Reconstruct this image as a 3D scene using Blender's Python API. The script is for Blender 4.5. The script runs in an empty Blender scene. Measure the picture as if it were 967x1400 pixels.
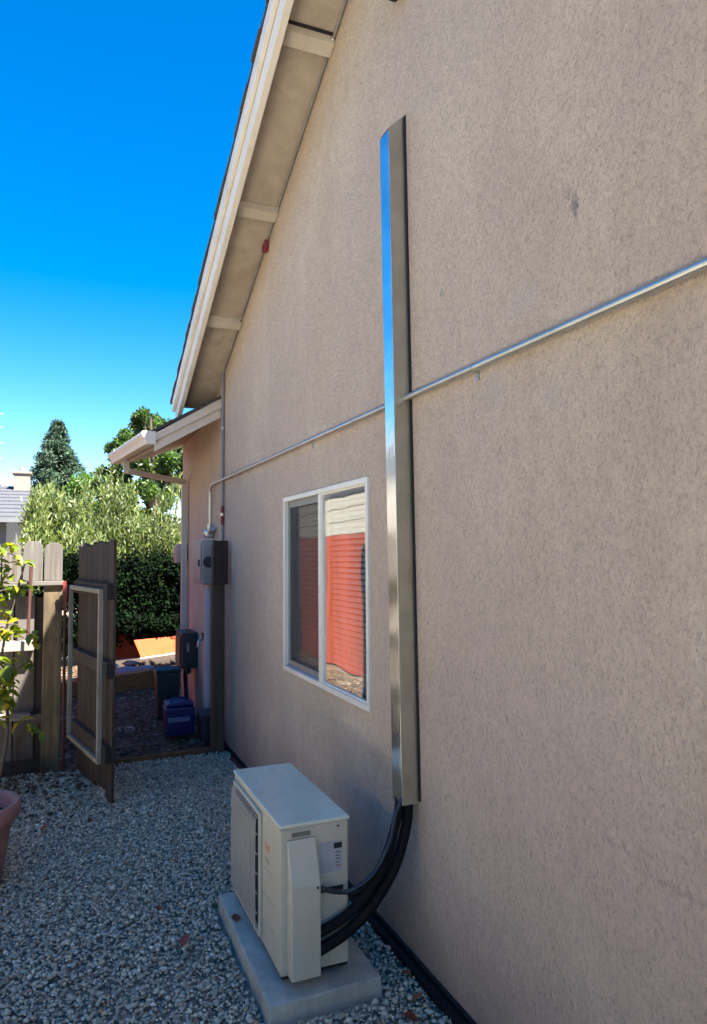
import bpy, bmesh, math, random
import numpy as np
from mathutils import Vector, Matrix, Euler
random.seed(7); rng = np.random.default_rng(7)
S = bpy.context.scene; C = S.collection
R = math.radians

# ------------------------------------------------------------------ camera
F_PX, YAW, PITCH, ROLL, DIST, EYE = 968.23, R(22.56), R(3.408), R(-0.425), 1.313, 1.6
fw = Vector((math.sin(YAW)*math.cos(PITCH), math.cos(YAW)*math.cos(PITCH), math.sin(PITCH)))
rt = Vector((math.cos(YAW), -math.sin(YAW), 0)); up = rt.cross(fw)
rt2 = rt*math.cos(ROLL) + up*math.sin(ROLL); up2 = up*math.cos(ROLL) - rt*math.sin(ROLL)
cd = bpy.data.cameras.new('camera'); cam = bpy.data.objects.new('camera', cd); C.objects.link(cam)
cd.sensor_fit = 'VERTICAL'; cd.sensor_height = 24.0; cd.lens = F_PX/1400*24.0
cd.clip_start = .02; cd.clip_end = 900
m = Matrix((rt2, up2, -fw)).transposed().to_4x4(); m.translation = (-DIST, 0, EYE)
cam.matrix_world = m; S.camera = cam

# ------------------------------------------------------------------ light
SUN = Vector((.36, -.62, 1.10)).normalized()            # towards the sun
el = math.asin(SUN.z); az = math.atan2(SUN.x, SUN.y)
W = bpy.data.worlds.new('World'); S.world = W; W.use_nodes = True
nt = W.node_tree; nt.nodes.clear()
sky = nt.nodes.new('ShaderNodeTexSky'); sky.sky_type = 'NISHITA'; sky.sun_disc = False
sky.sun_elevation = el; sky.sun_rotation = az; sky.ozone_density = 1.6; sky.air_density = 1.0; sky.dust_density = .15
hs = nt.nodes.new('ShaderNodeHueSaturation'); hs.inputs['Saturation'].default_value = 1.57; hs.inputs['Hue'].default_value = .505
hs.inputs['Value'].default_value = .93
bg = nt.nodes.new('ShaderNodeBackground'); bg.inputs['Strength'].default_value = .05
ow = nt.nodes.new('ShaderNodeOutputWorld')
nt.links.new(sky.outputs[0], hs.inputs['Color']); nt.links.new(hs.outputs[0], bg.inputs['Color']); nt.links.new(bg.outputs[0], ow.inputs[0])
sl = bpy.data.lights.new('sun', 'SUN'); sl.energy = 5.0; sl.angle = R(.53); sl.color = (1, .93, .83)
so = bpy.data.objects.new('sun', sl); C.objects.link(so); so.rotation_euler = SUN.to_track_quat('Z', 'Y').to_euler()
S.view_settings.view_transform = 'Standard'; S.view_settings.look = 'None'
S.view_settings.exposure = 2.75; S.view_settings.gamma = 1

# ------------------------------------------------------------------ materials
class N:
    """small node-graph helper"""
    def __init__(s, name):
        s.m = bpy.data.materials.new(name); s.m.use_nodes = True; s.t = s.m.node_tree
        s.b = s.t.nodes['Principled BSDF']; s.out = s.t.nodes['Material Output']; s._co = None
    def n(s, t, **k):
        q = s.t.nodes.new('ShaderNode'+t)
        for a, b in k.items():
            if a.startswith('_'): setattr(q, a[1:], b)
            else:
                key = {'Val0': 0, 'Val1': 1}.get(a, a.replace('__', ' '))
                q.inputs[key].default_value = b
        return q
    def l(s, a, b): s.t.links.new(a, b)
    def co(s, scale=(1, 1, 1), which='Object'):
        tc = s.n('TexCoord'); mp = s.n('Mapping'); mp.inputs['Scale'].default_value = scale
        s.l(tc.outputs[which], mp.inputs[0])
        oi = s.n('ObjectInfo'); vm = s.n('VectorMath', _operation='SCALE'); vm.inputs[0].default_value = (31, 17, 23)
        s.l(oi.outputs['Random'], vm.inputs['Scale']); s.l(vm.outputs[0], mp.inputs['Location'])
        return mp.outputs[0]
    def noise(s, vec, sc, det=4, rough=.55, dist=0):
        q = s.n('TexNoise', Scale=sc, Detail=det, Roughness=rough, Distortion=dist); s.l(vec, q.inputs['Vector']); return q.outputs['Fac']
    def ramp(s, fac, stops):
        q = s.n('ValToRGB'); e = q.color_ramp.elements
        while len(e) < len(stops): e.new(.5)
        for i, (p, c) in enumerate(stops): e[i].position = p; e[i].color = (*c, 1) if len(c) == 3 else c
        s.l(fac, q.inputs[0]); return q.outputs[0]
    def mix(s, fac, a, b, mode='MIX'):
        q = s.n('Mix', _data_type='RGBA', _blend_type=mode)
        for v, i in ((fac, 0), (a, 6), (b, 7)):
            if hasattr(v, 'node'): s.l(v, q.inputs[i])
            else: q.inputs[i].default_value = v if i == 0 else (*v, 1)
        return q.outputs[2]
    def math(s, op, a, b=0):
        q = s.n('Math', _operation=op)
        for i, v in enumerate((a, b)):
            if hasattr(v, 'node'): s.l(v, q.inputs[i])
            else: q.inputs[i].default_value = v
        return q.outputs[0]
    def bump(s, h, dist=.01, st=1.0, prev=None):
        q = s.n('Bump', Strength=st, Distance=dist); s.l(h, q.inputs['Height'])
        if prev: s.l(prev, q.inputs['Normal'])
        s.l(q.outputs[0], s.b.inputs['Normal']); return q.outputs[0]
    def col(s, c):
        if hasattr(c, 'node'): s.l(c, s.b.inputs['Base Color'])
        else: s.b.inputs['Base Color'].default_value = (*c, 1)
        return s
    def set(s, **k):
        for a, b in k.items():
            q = s.b.inputs[a.replace('__', ' ')]
            if hasattr(b, 'node'): s.l(b, q)
            else: q.default_value = b
        return s

def painted(name, c, rough=.55, var=.12, bump=.0015, sc=9, metal=0, dirt=None):
    k = N(name); v = k.co()
    a = k.noise(v, sc, 5, .6); c2 = tuple(x*(1-var) for x in c); c3 = tuple(min(1, x*(1+var)) for x in c)
    col = k.ramp(a, [(.3, c2), (.7, c3)])
    if dirt:
        d = k.noise(k.co((1, 1, .35)), 2.3, 6, .65, .5); col = k.mix(k.ramp(d, [(.5, (0, 0, 0)), (.75, (1, 1, 1))]), col, dirt)
    k.col(col).set(Roughness=rough, Metallic=metal)
    k.bump(k.noise(v, sc*12, 4), bump, .5); return k.m

def wood(name, dark, light, axis=2, rough=.85, grey=None, bump=.004):
    k = N(name); sc = [22, 22, 22]; sc[axis] = .9
    v = k.co(tuple(sc)); g = k.noise(v, 1.6, 8, .65, .6)
    col = k.ramp(g, [(.28, dark), (.5, tuple((a+b)/2 for a, b in zip(dark, light))), (.72, light)])
    if grey:
        w = k.noise(k.co((3, 3, 1.2)), 1.3, 5, .6); col = k.mix(k.ramp(w, [(.42, (0, 0, 0)), (.62, (1, 1, 1))]), col, grey)
    oi = k.n('ObjectInfo'); vr = k.math('MULTIPLY_ADD', oi.outputs['Random'], .5); vr.node.inputs[2].default_value = .75
    hv = k.n('HueSaturation'); k.l(vr, hv.inputs['Value']); k.l(col, hv.inputs['Color'])
    k.col(hv.outputs[0]).set(Roughness=rough); k.bump(g, bump, .9); return k.m

def leafmat(name, trans=.35, rough=.5, tint=(1, 1, 1)):
    k = N(name); at = k.n('Attribute', _attribute_name='tint'); c = k.mix(1.0, at.outputs['Color'], tint, 'MULTIPLY')
    k.col(c).set(Roughness=rough)
    tr = k.n('BsdfTranslucent'); tc = k.mix(1.0, c, (1.5, 1.6, .6), 'MULTIPLY'); k.l(tc, tr.inputs[0])
    mx = k.n('MixShader'); mx.inputs[0].default_value = trans
    k.l(k.b.outputs[0], mx.inputs[1]); k.l(tr.outputs[0], mx.inputs[2]); k.l(mx.outputs[0], k.out.inputs[0]); return k.m

def stucco():
    k = N('stucco'); tc = k.n('TexCoord'); ob = tc.outputs['Object']
    def mp(s, rot=0):
        q = k.n('Mapping'); q.inputs['Scale'].default_value = s; q.inputs['Rotation'].default_value = (rot, 0, 0); k.l(ob, q.inputs[0]); return q.outputs[0]
    fine = k.noise(mp((1, 1.3, .95), R(25)), 135, 4, .7, .2)
    mid = k.noise(mp((1, 1.35, .85), R(28)), 62, 3, .62, .6)
    lump = k.noise(mp((1, 1.2, .9), R(15)), 17, 4, .6, .2)
    big = k.noise(mp((1, 1, .6)), 2.1, 7, .68, .4)
    blot = k.noise(mp((1, 1, 1)), .75, 5, .6)
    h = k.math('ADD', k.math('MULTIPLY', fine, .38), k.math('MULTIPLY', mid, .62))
    base = k.ramp(big, [(.30, (.66, .535, .395)), (.5, (.73, .60, .45)), (.70, (.80, .675, .515))])
    base = k.mix(k.ramp(blot, [(.42, (0, 0, 0)), (.62, (.6, .6, .6))]), base, (.64, .51, .42))
    base = k.mix(1.0, base, k.ramp(h, [(.36, (.68, .665, .65)), (.45, (.87, .865, .86)), (.53, (.97, .97, .97)), (.64, (1.0, 1.0, 1.0))]), 'MULTIPLY')  # bump pits darkened in the colour too, standing in for their shade
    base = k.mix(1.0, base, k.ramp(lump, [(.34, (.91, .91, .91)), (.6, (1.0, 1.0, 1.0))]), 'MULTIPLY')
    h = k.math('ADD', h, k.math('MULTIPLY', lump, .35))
    vs = k.noise(mp((1, 9, .45)), 1.1, 5, .6)      # thin rain streaks
    base = k.mix(k.ramp(vs, [(.64, (0, 0, 0)), (.78, (.10, .10, .10))]), base, (.36, .30, .25))
    # old stains with a shape of their own: grey scrape, pale patches, hairline repair
    def spot(y, z, ry, rz, c, amt, base):
        q = k.n('Mapping'); q.inputs['Scale'].default_value = (0, 1/ry, 1/rz); q.inputs['Location'].default_value = (0, -y/ry, -z/rz); k.l(ob, q.inputs[0])
        ln = k.n('VectorMath', _operation='LENGTH'); k.l(q.outputs[0], ln.inputs[0])
        f = k.math('ADD', ln.outputs['Value'], k.math('MULTIPLY', k.math('SUBTRACT', mid, .5), 2.2))
        f = k.ramp(f, [(.35, (amt,)*3), (1.0, (0, 0, 0))]); return k.mix(f, base, c)
    base = spot(1.535, 2.565, .018, .05, (.20, .185, .17), .75, base)
    base = spot(1.56, 2.62, .035, .03, (.25, .22, .20), .4, base)
    base = spot(2.28, 2.58, .015, .02, (.26, .23, .20), .6, base)
    base = spot(1.78, 2.38, .10, .06, (.56, .52, .48), .45, base)
    base = spot(1.95, 2.15, .10, .12, (.53, .49, .44), .45, base)
    base = spot(1.66, 2.05, .07, .05, (.55, .51, .47), .4, base)
    base = spot(1.25, .83, .16, .012, (.30, .26, .22), .34, base)
    base = spot(1.42, .86, .10, .010, (.30, .26, .22), .28, base)
    sp = k.n('SeparateXYZ'); k.l(ob, sp.inputs[0])
    low = k.math('ADD', sp.outputs['Z'], k.math('MULTIPLY', k.math('SUBTRACT', big, .5), .5))
    base = k.mix(k.ramp(low, [(.0, (.65, .65, .65)), (.18, (.3, .3, .3)), (.5, (0, 0, 0))]), base, (.27, .215, .165))
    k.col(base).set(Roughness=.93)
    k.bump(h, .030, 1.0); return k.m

M = {}
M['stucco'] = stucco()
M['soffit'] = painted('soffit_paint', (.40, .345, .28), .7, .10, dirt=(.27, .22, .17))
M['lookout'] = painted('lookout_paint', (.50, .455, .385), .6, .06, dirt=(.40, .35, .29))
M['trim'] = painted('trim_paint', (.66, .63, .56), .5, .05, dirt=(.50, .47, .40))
M['gutter'] = painted('gutter_paint', (.56, .51, .45), .4, .05)
M['shingle'] = painted('shingle', (.055, .05, .048), .95, .4, .006, 30)
M['black'] = painted('black_rubber', (.0035, .004, .0045), .6, .3)
M['foam'] = painted('black_foam', (.003, .003, .004), .75, .3, .002, 30)
for q_ in ('black', 'foam'): M[q_].node_tree.nodes['Principled BSDF'].inputs['Specular IOR Level'].default_value = .22
M['cablegrey'] = painted('grey_blue_cable', (.012, .02, .028), .42, .15)
M['vinyl'] = painted('white_vinyl', (.66, .66, .58), .4, .05, dirt=(.52, .51, .44))
M['darkframe'] = painted('dark_sash', (.16, .18, .18), .4, .1)
M['blind'] = painted('blind_slat', (.70, .70, .66), .45, .04)
M['room'] = painted('room_wall', (.25, .23, .2), .9, .1)
M['conc'] = painted('concrete', (.40, .40, .33), .85, .2, .005, 14, dirt=(.23, .225, .18))
M['concyard'] = painted('bounce_concrete', (.60, .55, .46), .9, .14, .004, 14)
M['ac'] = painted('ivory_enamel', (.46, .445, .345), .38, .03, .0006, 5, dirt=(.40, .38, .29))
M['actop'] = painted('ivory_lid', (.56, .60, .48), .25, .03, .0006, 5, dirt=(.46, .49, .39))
M['grille'] = painted('grille_wire', (.40, .38, .33), .5, .05)
M['cavity'] = painted('dark_cavity', (.008, .008, .009), .8, .2)
M['terracotta'] = painted('terracotta_plastic', (.30, .135, .125), .6, .12, .002, 12, dirt=(.24, .13, .115))
M['soil'] = painted('potting_soil', (.035, .025, .018), .95, .4, .01, 40)
M['pvc'] = painted('pale_pvc', (.52, .46, .46), .5, .05)
M['greymetal'] = painted('grey_box_paint', (.25, .265, .25), .45, .08, dirt=(.16, .17, .155))
M['paleplate'] = painted('pale_plate', (.48, .46, .38), .5, .06)
M['darkbox'] = painted('dark_box', (.016, .022, .027), .5, .2)
M['green'] = painted('dark_green_plastic', (.006, .024, .024), .5, .15)
M['blue'] = painted('blue_plastic', (.005, .008, .10), .4, .15)
M['bluelabel'] = painted('faded_label', (.10, .15, .28), .5, .15)
M['rust'] = painted('rusty_rod', (.055, .018, .012), .8, .3)
M['redtag'] = painted('red_tape', (.16, .016, .02), .6, .1)
M['whiteframe'] = painted('aged_white_steel', (.22, .205, .165), .6, .15, dirt=(.10, .085, .065))
M['orange'] = wood('orange_stained_wood', (.34, .055, .022), (.44, .078, .032), 2, .7)
M['orangelit'] = painted('sunlit_fence_patch', (.62, .085, .02), .6, .08)
M['cream'] = painted('cream_siding', (.46, .43, .36), .7, .06)
M['roofgrey'] = painted('grey_roof', (.060, .064, .075), .9, .2, .01, 12)
M['chim'] = painted('chimney_stucco', (.20, .165, .14), .9, .08)
M['plank'] = wood('weathered_plank', (.045, .032, .024), (.12, .095, .078), 2, .9, (.14, .13, .12))
M['plankpale'] = wood('silvered_plank', (.040, .032, .026), (.16, .145, .125), 2, .9, (.085, .08, .075))
M['plankdark'] = wood('dark_plank', (.014, .009, .006), (.046, .029, .018), 2, .9, (.034, .026, .021))
M['railpale'] = wood('silvered_rail', (.10, .088, .075), (.22, .20, .18), 0, .9)
M['raildark'] = wood('dark_rail', (.03, .02, .015), (.09, .06, .045), 0, .9)
M['railgate'] = wood('gate_rail', (.02, .013, .009), (.06, .042, .03), 1, .9)
M['postwood'] = wood('yellowed_post', (.07, .05, .026), (.22, .16, .08), 2, .9, (.045, .034, .022))
M['timber'] = wood('landscape_timber', (.13, .058, .022), (.25, .12, .05), 0, .95)
M['bark'] = wood('bark', (.05, .04, .03), (.15, .12, .09), 2, .95)
M['leaf'] = leafmat('leaf', .4)
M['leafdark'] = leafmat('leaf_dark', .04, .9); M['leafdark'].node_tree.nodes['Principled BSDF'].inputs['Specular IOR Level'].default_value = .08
M['needle'] = leafmat('needle', .08, .7)
M['lamp'] = painted('fixture_pink', (.46, .33, .28), .6, .1)

def metal(name, c, rough, axis_scale=(60, 60, 2), bump=.0012, metallic=.95, wav=.004):
    k = N(name); v = k.co(axis_scale); n1 = k.noise(v, 1, 4, .6); n2 = k.noise(k.co((1, 1, 1)), 7, 4, .6)
    k.col(k.ramp(n2, [(.3, tuple(x*.85 for x in c)), (.7, tuple(min(1, x*1.12) for x in c))]))
    k.set(Metallic=metallic, Roughness=k.math('ADD', rough-.05, k.math('MULTIPLY', n2, .1)))
    b = k.bump(n1, bump, .3); k.bump(k.noise(k.co((1, 1, .5)), 5, 3), wav*1.6, .45, b); return k.m
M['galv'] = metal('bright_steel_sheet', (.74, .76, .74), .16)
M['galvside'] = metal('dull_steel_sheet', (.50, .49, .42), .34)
M['conduit'] = metal('galvanised_conduit', (.50, .51, .47), .33, metallic=.85)
M['pipe'] = painted('painted_pipe', (.20, .195, .19), .4, .05)

def glass(name, f0):
    k = N(name); gl = k.n('BsdfGlossy', Roughness=.012); tr = k.n('BsdfTransparent')
    ge = k.n('NewGeometry'); dt = k.n('VectorMath', _operation='DOT_PRODUCT'); k.l(ge.outputs['Incoming'], dt.inputs[0]); k.l(ge.outputs['Normal'], dt.inputs[1])
    c5 = k.math('POWER', k.math('SUBTRACT', 1.0, k.math('ABSOLUTE', dt.outputs['Value'])), 5.0)
    fr = k.math('ADD', f0, k.math('MULTIPLY', c5, 1-f0))       # Schlick, the same from both sides
    gl.inputs['Color'].default_value = (1, 1, 1, 1); tr.inputs[0].default_value = (.90, .93, .91, 1)
    bp = k.n('Bump', Strength=.12, Distance=.02); k.l(k.noise(k.co(), 2.2, 1), bp.inputs['Height'])
    k.l(bp.outputs[0], gl.inputs['Normal'])
    mx = k.n('MixShader'); k.l(fr, mx.inputs[0]); k.l(tr.outputs[0], mx.inputs[1]); k.l(gl.outputs[0], mx.inputs[2])
    k.l(mx.outputs[0], k.out.inputs[0]); return k.m
M['glass'] = glass('window_glass', .22)
def mesh_screen():
    k = N('insect_screen'); k.col((.03, .033, .033)).set(Roughness=.8); tr = k.n('BsdfTransparent'); mx = k.n('MixShader'); mx.inputs[0].default_value = .64
    k.l(tr.outputs[0], mx.inputs[1]); k.l(k.b.outputs[0], mx.inputs[2]); k.l(mx.outputs[0], k.out.inputs[0]); return k.m
M['screen'] = mesh_screen()

def gravelmat():
    k = N('gravel_stone'); at = k.n('Attribute', _attribute_name='tint'); n = k.noise(k.co(), 120, 3)
    k.col(k.mix(1.0, at.outputs['Color'], k.ramp(n, [(.3, (.75,)*3), (.7, (1.15,)*3)]), 'MULTIPLY')).set(Roughness=.8); return k.m
M['stone'] = gravelmat()
def bedmat(name, a, b, sc, dist):
    k = N(name); v = k.co(); vo = k.n('TexVoronoi', Scale=sc); k.l(v, vo.inputs['Vector'])
    sp = k.n('SeparateColor'); k.l(vo.outputs['Color'], sp.inputs[0])
    c = k.ramp(sp.outputs[0], [(.1, a), (.85, b)]); c = k.mix(.35, c, k.ramp(k.noise(v, 1.2, 5), [(.35, a), (.65, b)]))
    k.col(c).set(Roughness=.95); k.bump(k.math('SUBTRACT', 1.0, vo.outputs['Distance']), dist, .9); return k.m
M['bed'] = bedmat('gravel_bed', (.11, .105, .08), (.33, .31, .24), 55, .012)
M['dirt'] = bedmat('dirt', (.05, .030, .016), (.125, .08, .045), 26, .02)
M['ground'] = bedmat('dry_ground', (.16, .12, .085), (.30, .25, .18), 14, .02)

# ------------------------------------------------------------------ mesh helpers
class MB:
    def __init__(s): s.v = []; s.f = []
    def add(s, vs, fs):
        o = len(s.v); s.v += [tuple(map(float, q)) for q in vs]; s.f += [tuple(i+o for i in f) for f in fs]; return s
    def box(s, x0, x1, y0, y1, z0, z1):
        v = [(x, y, z) for x in (x0, x1) for y in (y0, y1) for z in (z0, z1)]
        return s.add(v, [(0, 1, 3, 2), (4, 6, 7, 5), (0, 4, 5, 1), (2, 3, 7, 6), (0, 2, 6, 4), (1, 5, 7, 3)])
    def hexa(s, v):   # v: 4 bottom ccw, 4 top ccw
        return s.add(v, [(3, 2, 1, 0), (4, 5, 6, 7), (0, 1, 5, 4), (1, 2, 6, 5), (2, 3, 7, 6), (3, 0, 4, 7)])
    def prism(s, poly, axis, a, b):   # polygon in the two other axes, extruded
        def P(q, t):
            l = list(q); l.insert(axis, t); return l
        n = len(poly); v = [P(q, a) for q in poly] + [P(q, b) for q in poly]
        return s.add(v, [tuple(range(n))[::-1], tuple(range(n, 2*n))] + [(i, (i+1) % n, n+(i+1) % n, n+i) for i in range(n)])
    def tube(s, pts, r, n=12, cap=True):
        pts = [Vector(p) for p in pts]; rs = r if isinstance(r, (list, tuple)) else [r]*len(pts); vs = []; prev = None
        for i, p in enumerate(pts):
            t = (pts[min(i+1, len(pts)-1)] - pts[max(i-1, 0)]).normalized()
            if prev is None: u = t.orthogonal().normalized()
            else: u = (prev - t*prev.dot(t)).normalized()
            prev = u; w = t.cross(u)
            for k in range(n):
                a = 2*math.pi*k/n; vs.append(p + (u*math.cos(a) + w*math.sin(a))*rs[i])
        fs = [(i*n+k, i*n+(k+1) % n, (i+1)*n+(k+1) % n, (i+1)*n+k) for i in range(len(pts)-1) for k in range(n)]
        if cap: fs += [tuple(range(n))[::-1], tuple(range((len(pts)-1)*n, len(pts)*n))]
        return s.add(vs, fs)
    def lathe(s, prof, c=(0, 0, 0), n=40, close=False):
        vs = [(c[0]+r*math.cos(2*math.pi*k/n), c[1]+r*math.sin(2*math.pi*k/n), c[2]+z) for r, z in prof for k in range(n)]
        fs = [(i*n+k, i*n+(k+1) % n, (i+1)*n+(k+1) % n, (i+1)*n+k) for i in range(len(prof)-1) for k in range(n)]
        return s.add(vs, fs)
def smooth_curve(pts, n=8):
    P = [Vector(p) for p in pts]; P = [P[0]*2-P[1]] + P + [P[-1]*2-P[-2]]; out = []
    for i in range(1, len(P)-2):
        for k in range(n):
            t = k/n; a, b, c, d = P[i-1:i+3]
            out.append(.5*((2*b) + (c-a)*t + (2*a-5*b+4*c-d)*t*t + (3*b-a-3*c+d)*t**3))
    out.append(P[-2]); return out

def wloc(o):
    v = Vector((0, 0, 0))
    while o: v += o.location; o = o.parent
    return v
def link(name, me, mat, parent=None, at=None):
    """one mesh object; mesh in world coordinates, or about `at`"""
    o = bpy.data.objects.new(name, me); C.objects.link(o)
    if mat and not me.materials: me.materials.append(mat)
    w = Vector(at) if at is not None else Vector((0, 0, 0))
    if parent: o.parent = parent; w = w - wloc(parent)
    o.location = w; return o
def obj(name, mb, mat, parent=None, bevel=0, smooth=False, at=None, origin=None):
    me = bpy.data.meshes.new(name); me.from_pydata(mb.v, [], mb.f); me.update()
    bm = bmesh.new(); bm.from_mesh(me); bmesh.ops.recalc_face_normals(bm, faces=bm.faces)
    if bevel: bmesh.ops.bevel(bm, geom=[e for e in bm.edges if len(e.link_faces) == 2 and e.calc_face_angle(0) > .5], offset=bevel, segments=2, affect='EDGES', profile=.6)
    if origin is not None:
        bmesh.ops.translate(bm, verts=bm.verts, vec=-Vector(origin)); at = origin
    bm.to_mesh(me); bm.free()
    if smooth:
        for p in me.polygons: p.use_smooth = True
        me.set_sharp_from_angle(angle=R(40))
    return link(name, me, mat, parent, at)
def tag(o, label, cat, group=None):
    o['label'] = label; o['category'] = cat
    if group: o['group'] = group
    return o
def thing(name, label, cat, loc=(0, 0, 0), group=None):
    o = bpy.data.objects.new(name, None); C.objects.link(o); o.location = loc; o.empty_display_size = .1; return tag(o, label, cat, group)
def struct(o): o['kind'] = 'structure'; return o
def stuff(o): o['kind'] = 'stuff'; return o
def copy_to(o, parent, w):
    c = o.copy(); C.objects.link(c); c.parent = parent; c.location = Vector(w) - (wloc(parent) if parent else Vector()); return c
def np_mesh(name, V, F, tint=None, smooth=False):
    """V (n,3), F (m,k) ; tint per vertex (n,3)"""
    me = bpy.data.meshes.new(name); k = F.shape[1]
    me.vertices.add(len(V)); me.vertices.foreach_set('co', V.astype(np.float32).ravel())
    me.loops.add(F.size); me.loops.foreach_set('vertex_index', F.astype(np.int32).ravel())
    me.polygons.add(len(F)); me.polygons.foreach_set('loop_start', (np.arange(len(F))*k).astype(np.int32))
    me.polygons.foreach_set('loop_total', np.full(len(F), k, np.int32))
    if tint is not None:
        a = me.color_attributes.new('tint', 'FLOAT_COLOR', 'POINT'); a.data.foreach_set('color', np.c_[tint, np.ones(len(V))].astype(np.float32).ravel())
    me.update(calc_edges=True); me.validate()
    if smooth: me.polygons.foreach_set('use_smooth', np.ones(len(F), bool))
    return me
def rand_rot(n):
    q = rng.normal(size=(n, 4)); q /= np.linalg.norm(q, axis=1)[:, None]; w, x, y, z = q.T
    return np.stack([np.stack([1-2*(y*y+z*z), 2*(x*y-z*w), 2*(x*z+y*w)], -1), np.stack([2*(x*y+z*w), 1-2*(x*x+z*z), 2*(y*z-x*w)], -1), np.stack([2*(x*z-y*w), 2*(y*z+x*w), 1-2*(x*x+y*y)], -1)], 1)

# ================================================================== THE SETTING
g = MB(); g.add([(-400, -400, -.03), (400, -400, -.03), (400, 400, -.03), (-400, 400, -.03)], [(0, 1, 2, 3)])
struct(obj('ground', g, M['ground']))
def sheet(x0, x1, y0, y1, z, step, amp, seed=0):
    nx = int((x1-x0)/step)+2; ny = int((y1-y0)/step)+2; X, Y = np.meshgrid(np.linspace(x0, x1, nx), np.linspace(y0, y1, ny))
    Z = z + amp*(np.sin(X*5.1+seed)*np.sin(Y*4.3+1+seed)*.5 + np.sin(X*11+Y*7)*.25 + np.sin(Y*13-X*6+2)*.25)
    V = np.stack([X, Y, Z], -1).reshape(-1, 3); i = (np.arange(ny-1)[:, None]*nx + np.arange(nx-1)).ravel()
    return V, np.stack([i, i+1, i+nx+1, i+nx], -1)
V, Fq = sheet(-2.6, 0, -6, 5.84, -.012, .1, .006); struct(link('gravel_bed', np_mesh('gravel_bed', V, Fq, smooth=True), M['bed']))
struct(obj('concrete_bounce_strip', MB().box(-4.1, -2.62, -6, 5.7, -.1, .0), M['concyard']))  # pale strip added out of view to bounce sun onto the wall
V, Fq = sheet(-2.6, 3.0, 5.84, 12.2, -.02, .12, .02, 2); struct(link('dirt_yard', np_mesh('dirt_yard', V, Fq, smooth=True), M['dirt']))

# ---- loose gravel: nobody could count it
def ico():
    bm = bmesh.new(); bmesh.ops.create_icosphere(bm, subdivisions=1, radius=1); v = np.array([q.co[:] for q in bm.verts]); f = np.array([[q.index for q in p.verts] for p in bm.faces]); bm.free(); return v, f
IV, IF = ico()
def scatter_stones(P, size, tints, flat=.7):
    n = len(P); sc = size[:, None]*rng.uniform(.62, 1.15, (n, 3)); v = IV[None]*rng.uniform(.74, 1.18, (n, 12, 1)); v = v*sc[:, None, :]
    v = np.einsum('nij,nkj->nki', rand_rot(n), v); v[..., 2] *= flat; v += P[:, None, :]
    f = IF[None] + (np.arange(n)*12)[:, None, None]
    return v.reshape(-1, 3), f.reshape(-1, 3), np.repeat(tints, 12, 0)
n = 64000
P = np.c_[rng.uniform(-2.3, -.012, n), 1.5 + (5.82-1.5)*rng.uniform(0, 1, n), rng.uniform(-.006, .010, n)]
inpad = (P[:, 0] > -.645) & (P[:, 0] < -.185) & (P[:, 1] > 2.40) & (P[:, 1] < 3.34)
P = P[~inpad]; n = len(P)
size = np.exp(rng.normal(math.log(.0070), .33, n)).clip(.004, .018)
gr = rng.choice(8, n, p=[.27, .22, .17, .12, .10, .05, .04, .03])
pal = np.array([(.48, .455, .345), (.42, .40, .305), (.52, .495, .38), (.31, .295, .23), (.57, .545, .42), (.48, .40, .25), (.76, .72, .57), (.38, .23, .14)])
tint = pal[gr]*rng.uniform(.8, 1.2, (n, 1)); P[:, 2] += size*.25
v_, f_, t_ = scatter_stones(P, size, tint)
stuff(tag(link('gravel', np_mesh('gravel', v_, f_, t_), M['stone']), 'loose grey crushed gravel covering the narrow side yard', 'gravel'))
# ---- leaf litter and clods on the dirt beyond the gate
n = 5200; P = np.c_[rng.uniform(-2.2, .2, n), rng.uniform(5.95, 11.2, n), rng.uniform(-.01, .02, n)]; P = np.r_[P, np.c_[-2.2+rng.beta(1.2, 1.6, 420)*1.25, 5.78-rng.beta(1, 2.4, 420)*1.3, rng.uniform(.014, .022, 420)]]; P = P[~((P[:, 0] > -.03) & (P[:, 1] < 8.4))]; n = len(P)
pal = np.array([(.09, .054, .030), (.13, .085, .05), (.055, .034, .02), (.20, .14, .09), (.30, .23, .16)])
v_, f_, t_ = scatter_stones(P, rng.uniform(.008, .024, n), pal[rng.choice(5, n, p=[.28, .27, .20, .16, .09])]*rng.uniform(.7, 1.2, (n, 1)), .45)
stuff(tag(link('leaf_litter', np_mesh('leaf_litter', v_, f_, t_), M['stone']), 'brown leaf litter and clods on the dirt beyond the gate', 'leaf litter'))

# ================================================================== THE HOUSE
YC, YE, RID = 6.05, 8.34, -1.0
def zt(y, off=5.775): return off - .4245*y if y > RID else off - .4245*(2*RID-y)
house = thing('stucco_house', 'tan stucco house wall with gable eave and white sliding window', 'house', (0, 2, 0))
WY0, WY1, WZ0, WZ1 = 2.975, 4.275, .90, 1.945
w = MB()
w.prism([(-8, -.1), (WY0, -.1), (WY0, zt(WY0)), (RID, zt(RID)), (-8, zt(-8))], 0, 0, .18)
w.prism([(WY0, -.1), (WY1, -.1), (WY1, WZ0), (WY0, WZ0)], 0, 0, .18)
w.prism([(WY0, WZ1), (WY1, WZ1), (WY1, zt(WY1)), (WY0, zt(WY0))], 0, 0, .18)
w.prism([(WY1, -.1), (YC, -.1), (YC, zt(YC)), (WY1, zt(WY1))], 0, 0, .18)
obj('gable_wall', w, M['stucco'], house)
w = MB(); w.prism([(YC+.002, -.1), (YE, -.1), (YE, 2.98), (YC+.9, 2.98), (YC+.002, 3.18)], 0, .002, .18)
w.box(.18, 8, YE-.18, YE-.001, -.1, 2.95); w.box(7.8, 8, -7.9, YE-.2, -.1, 2.9); w.box(.19, 7.8, -8, -7.85, -.1, 3.0)
obj('side_wall', w, M['stucco'], house)
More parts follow.
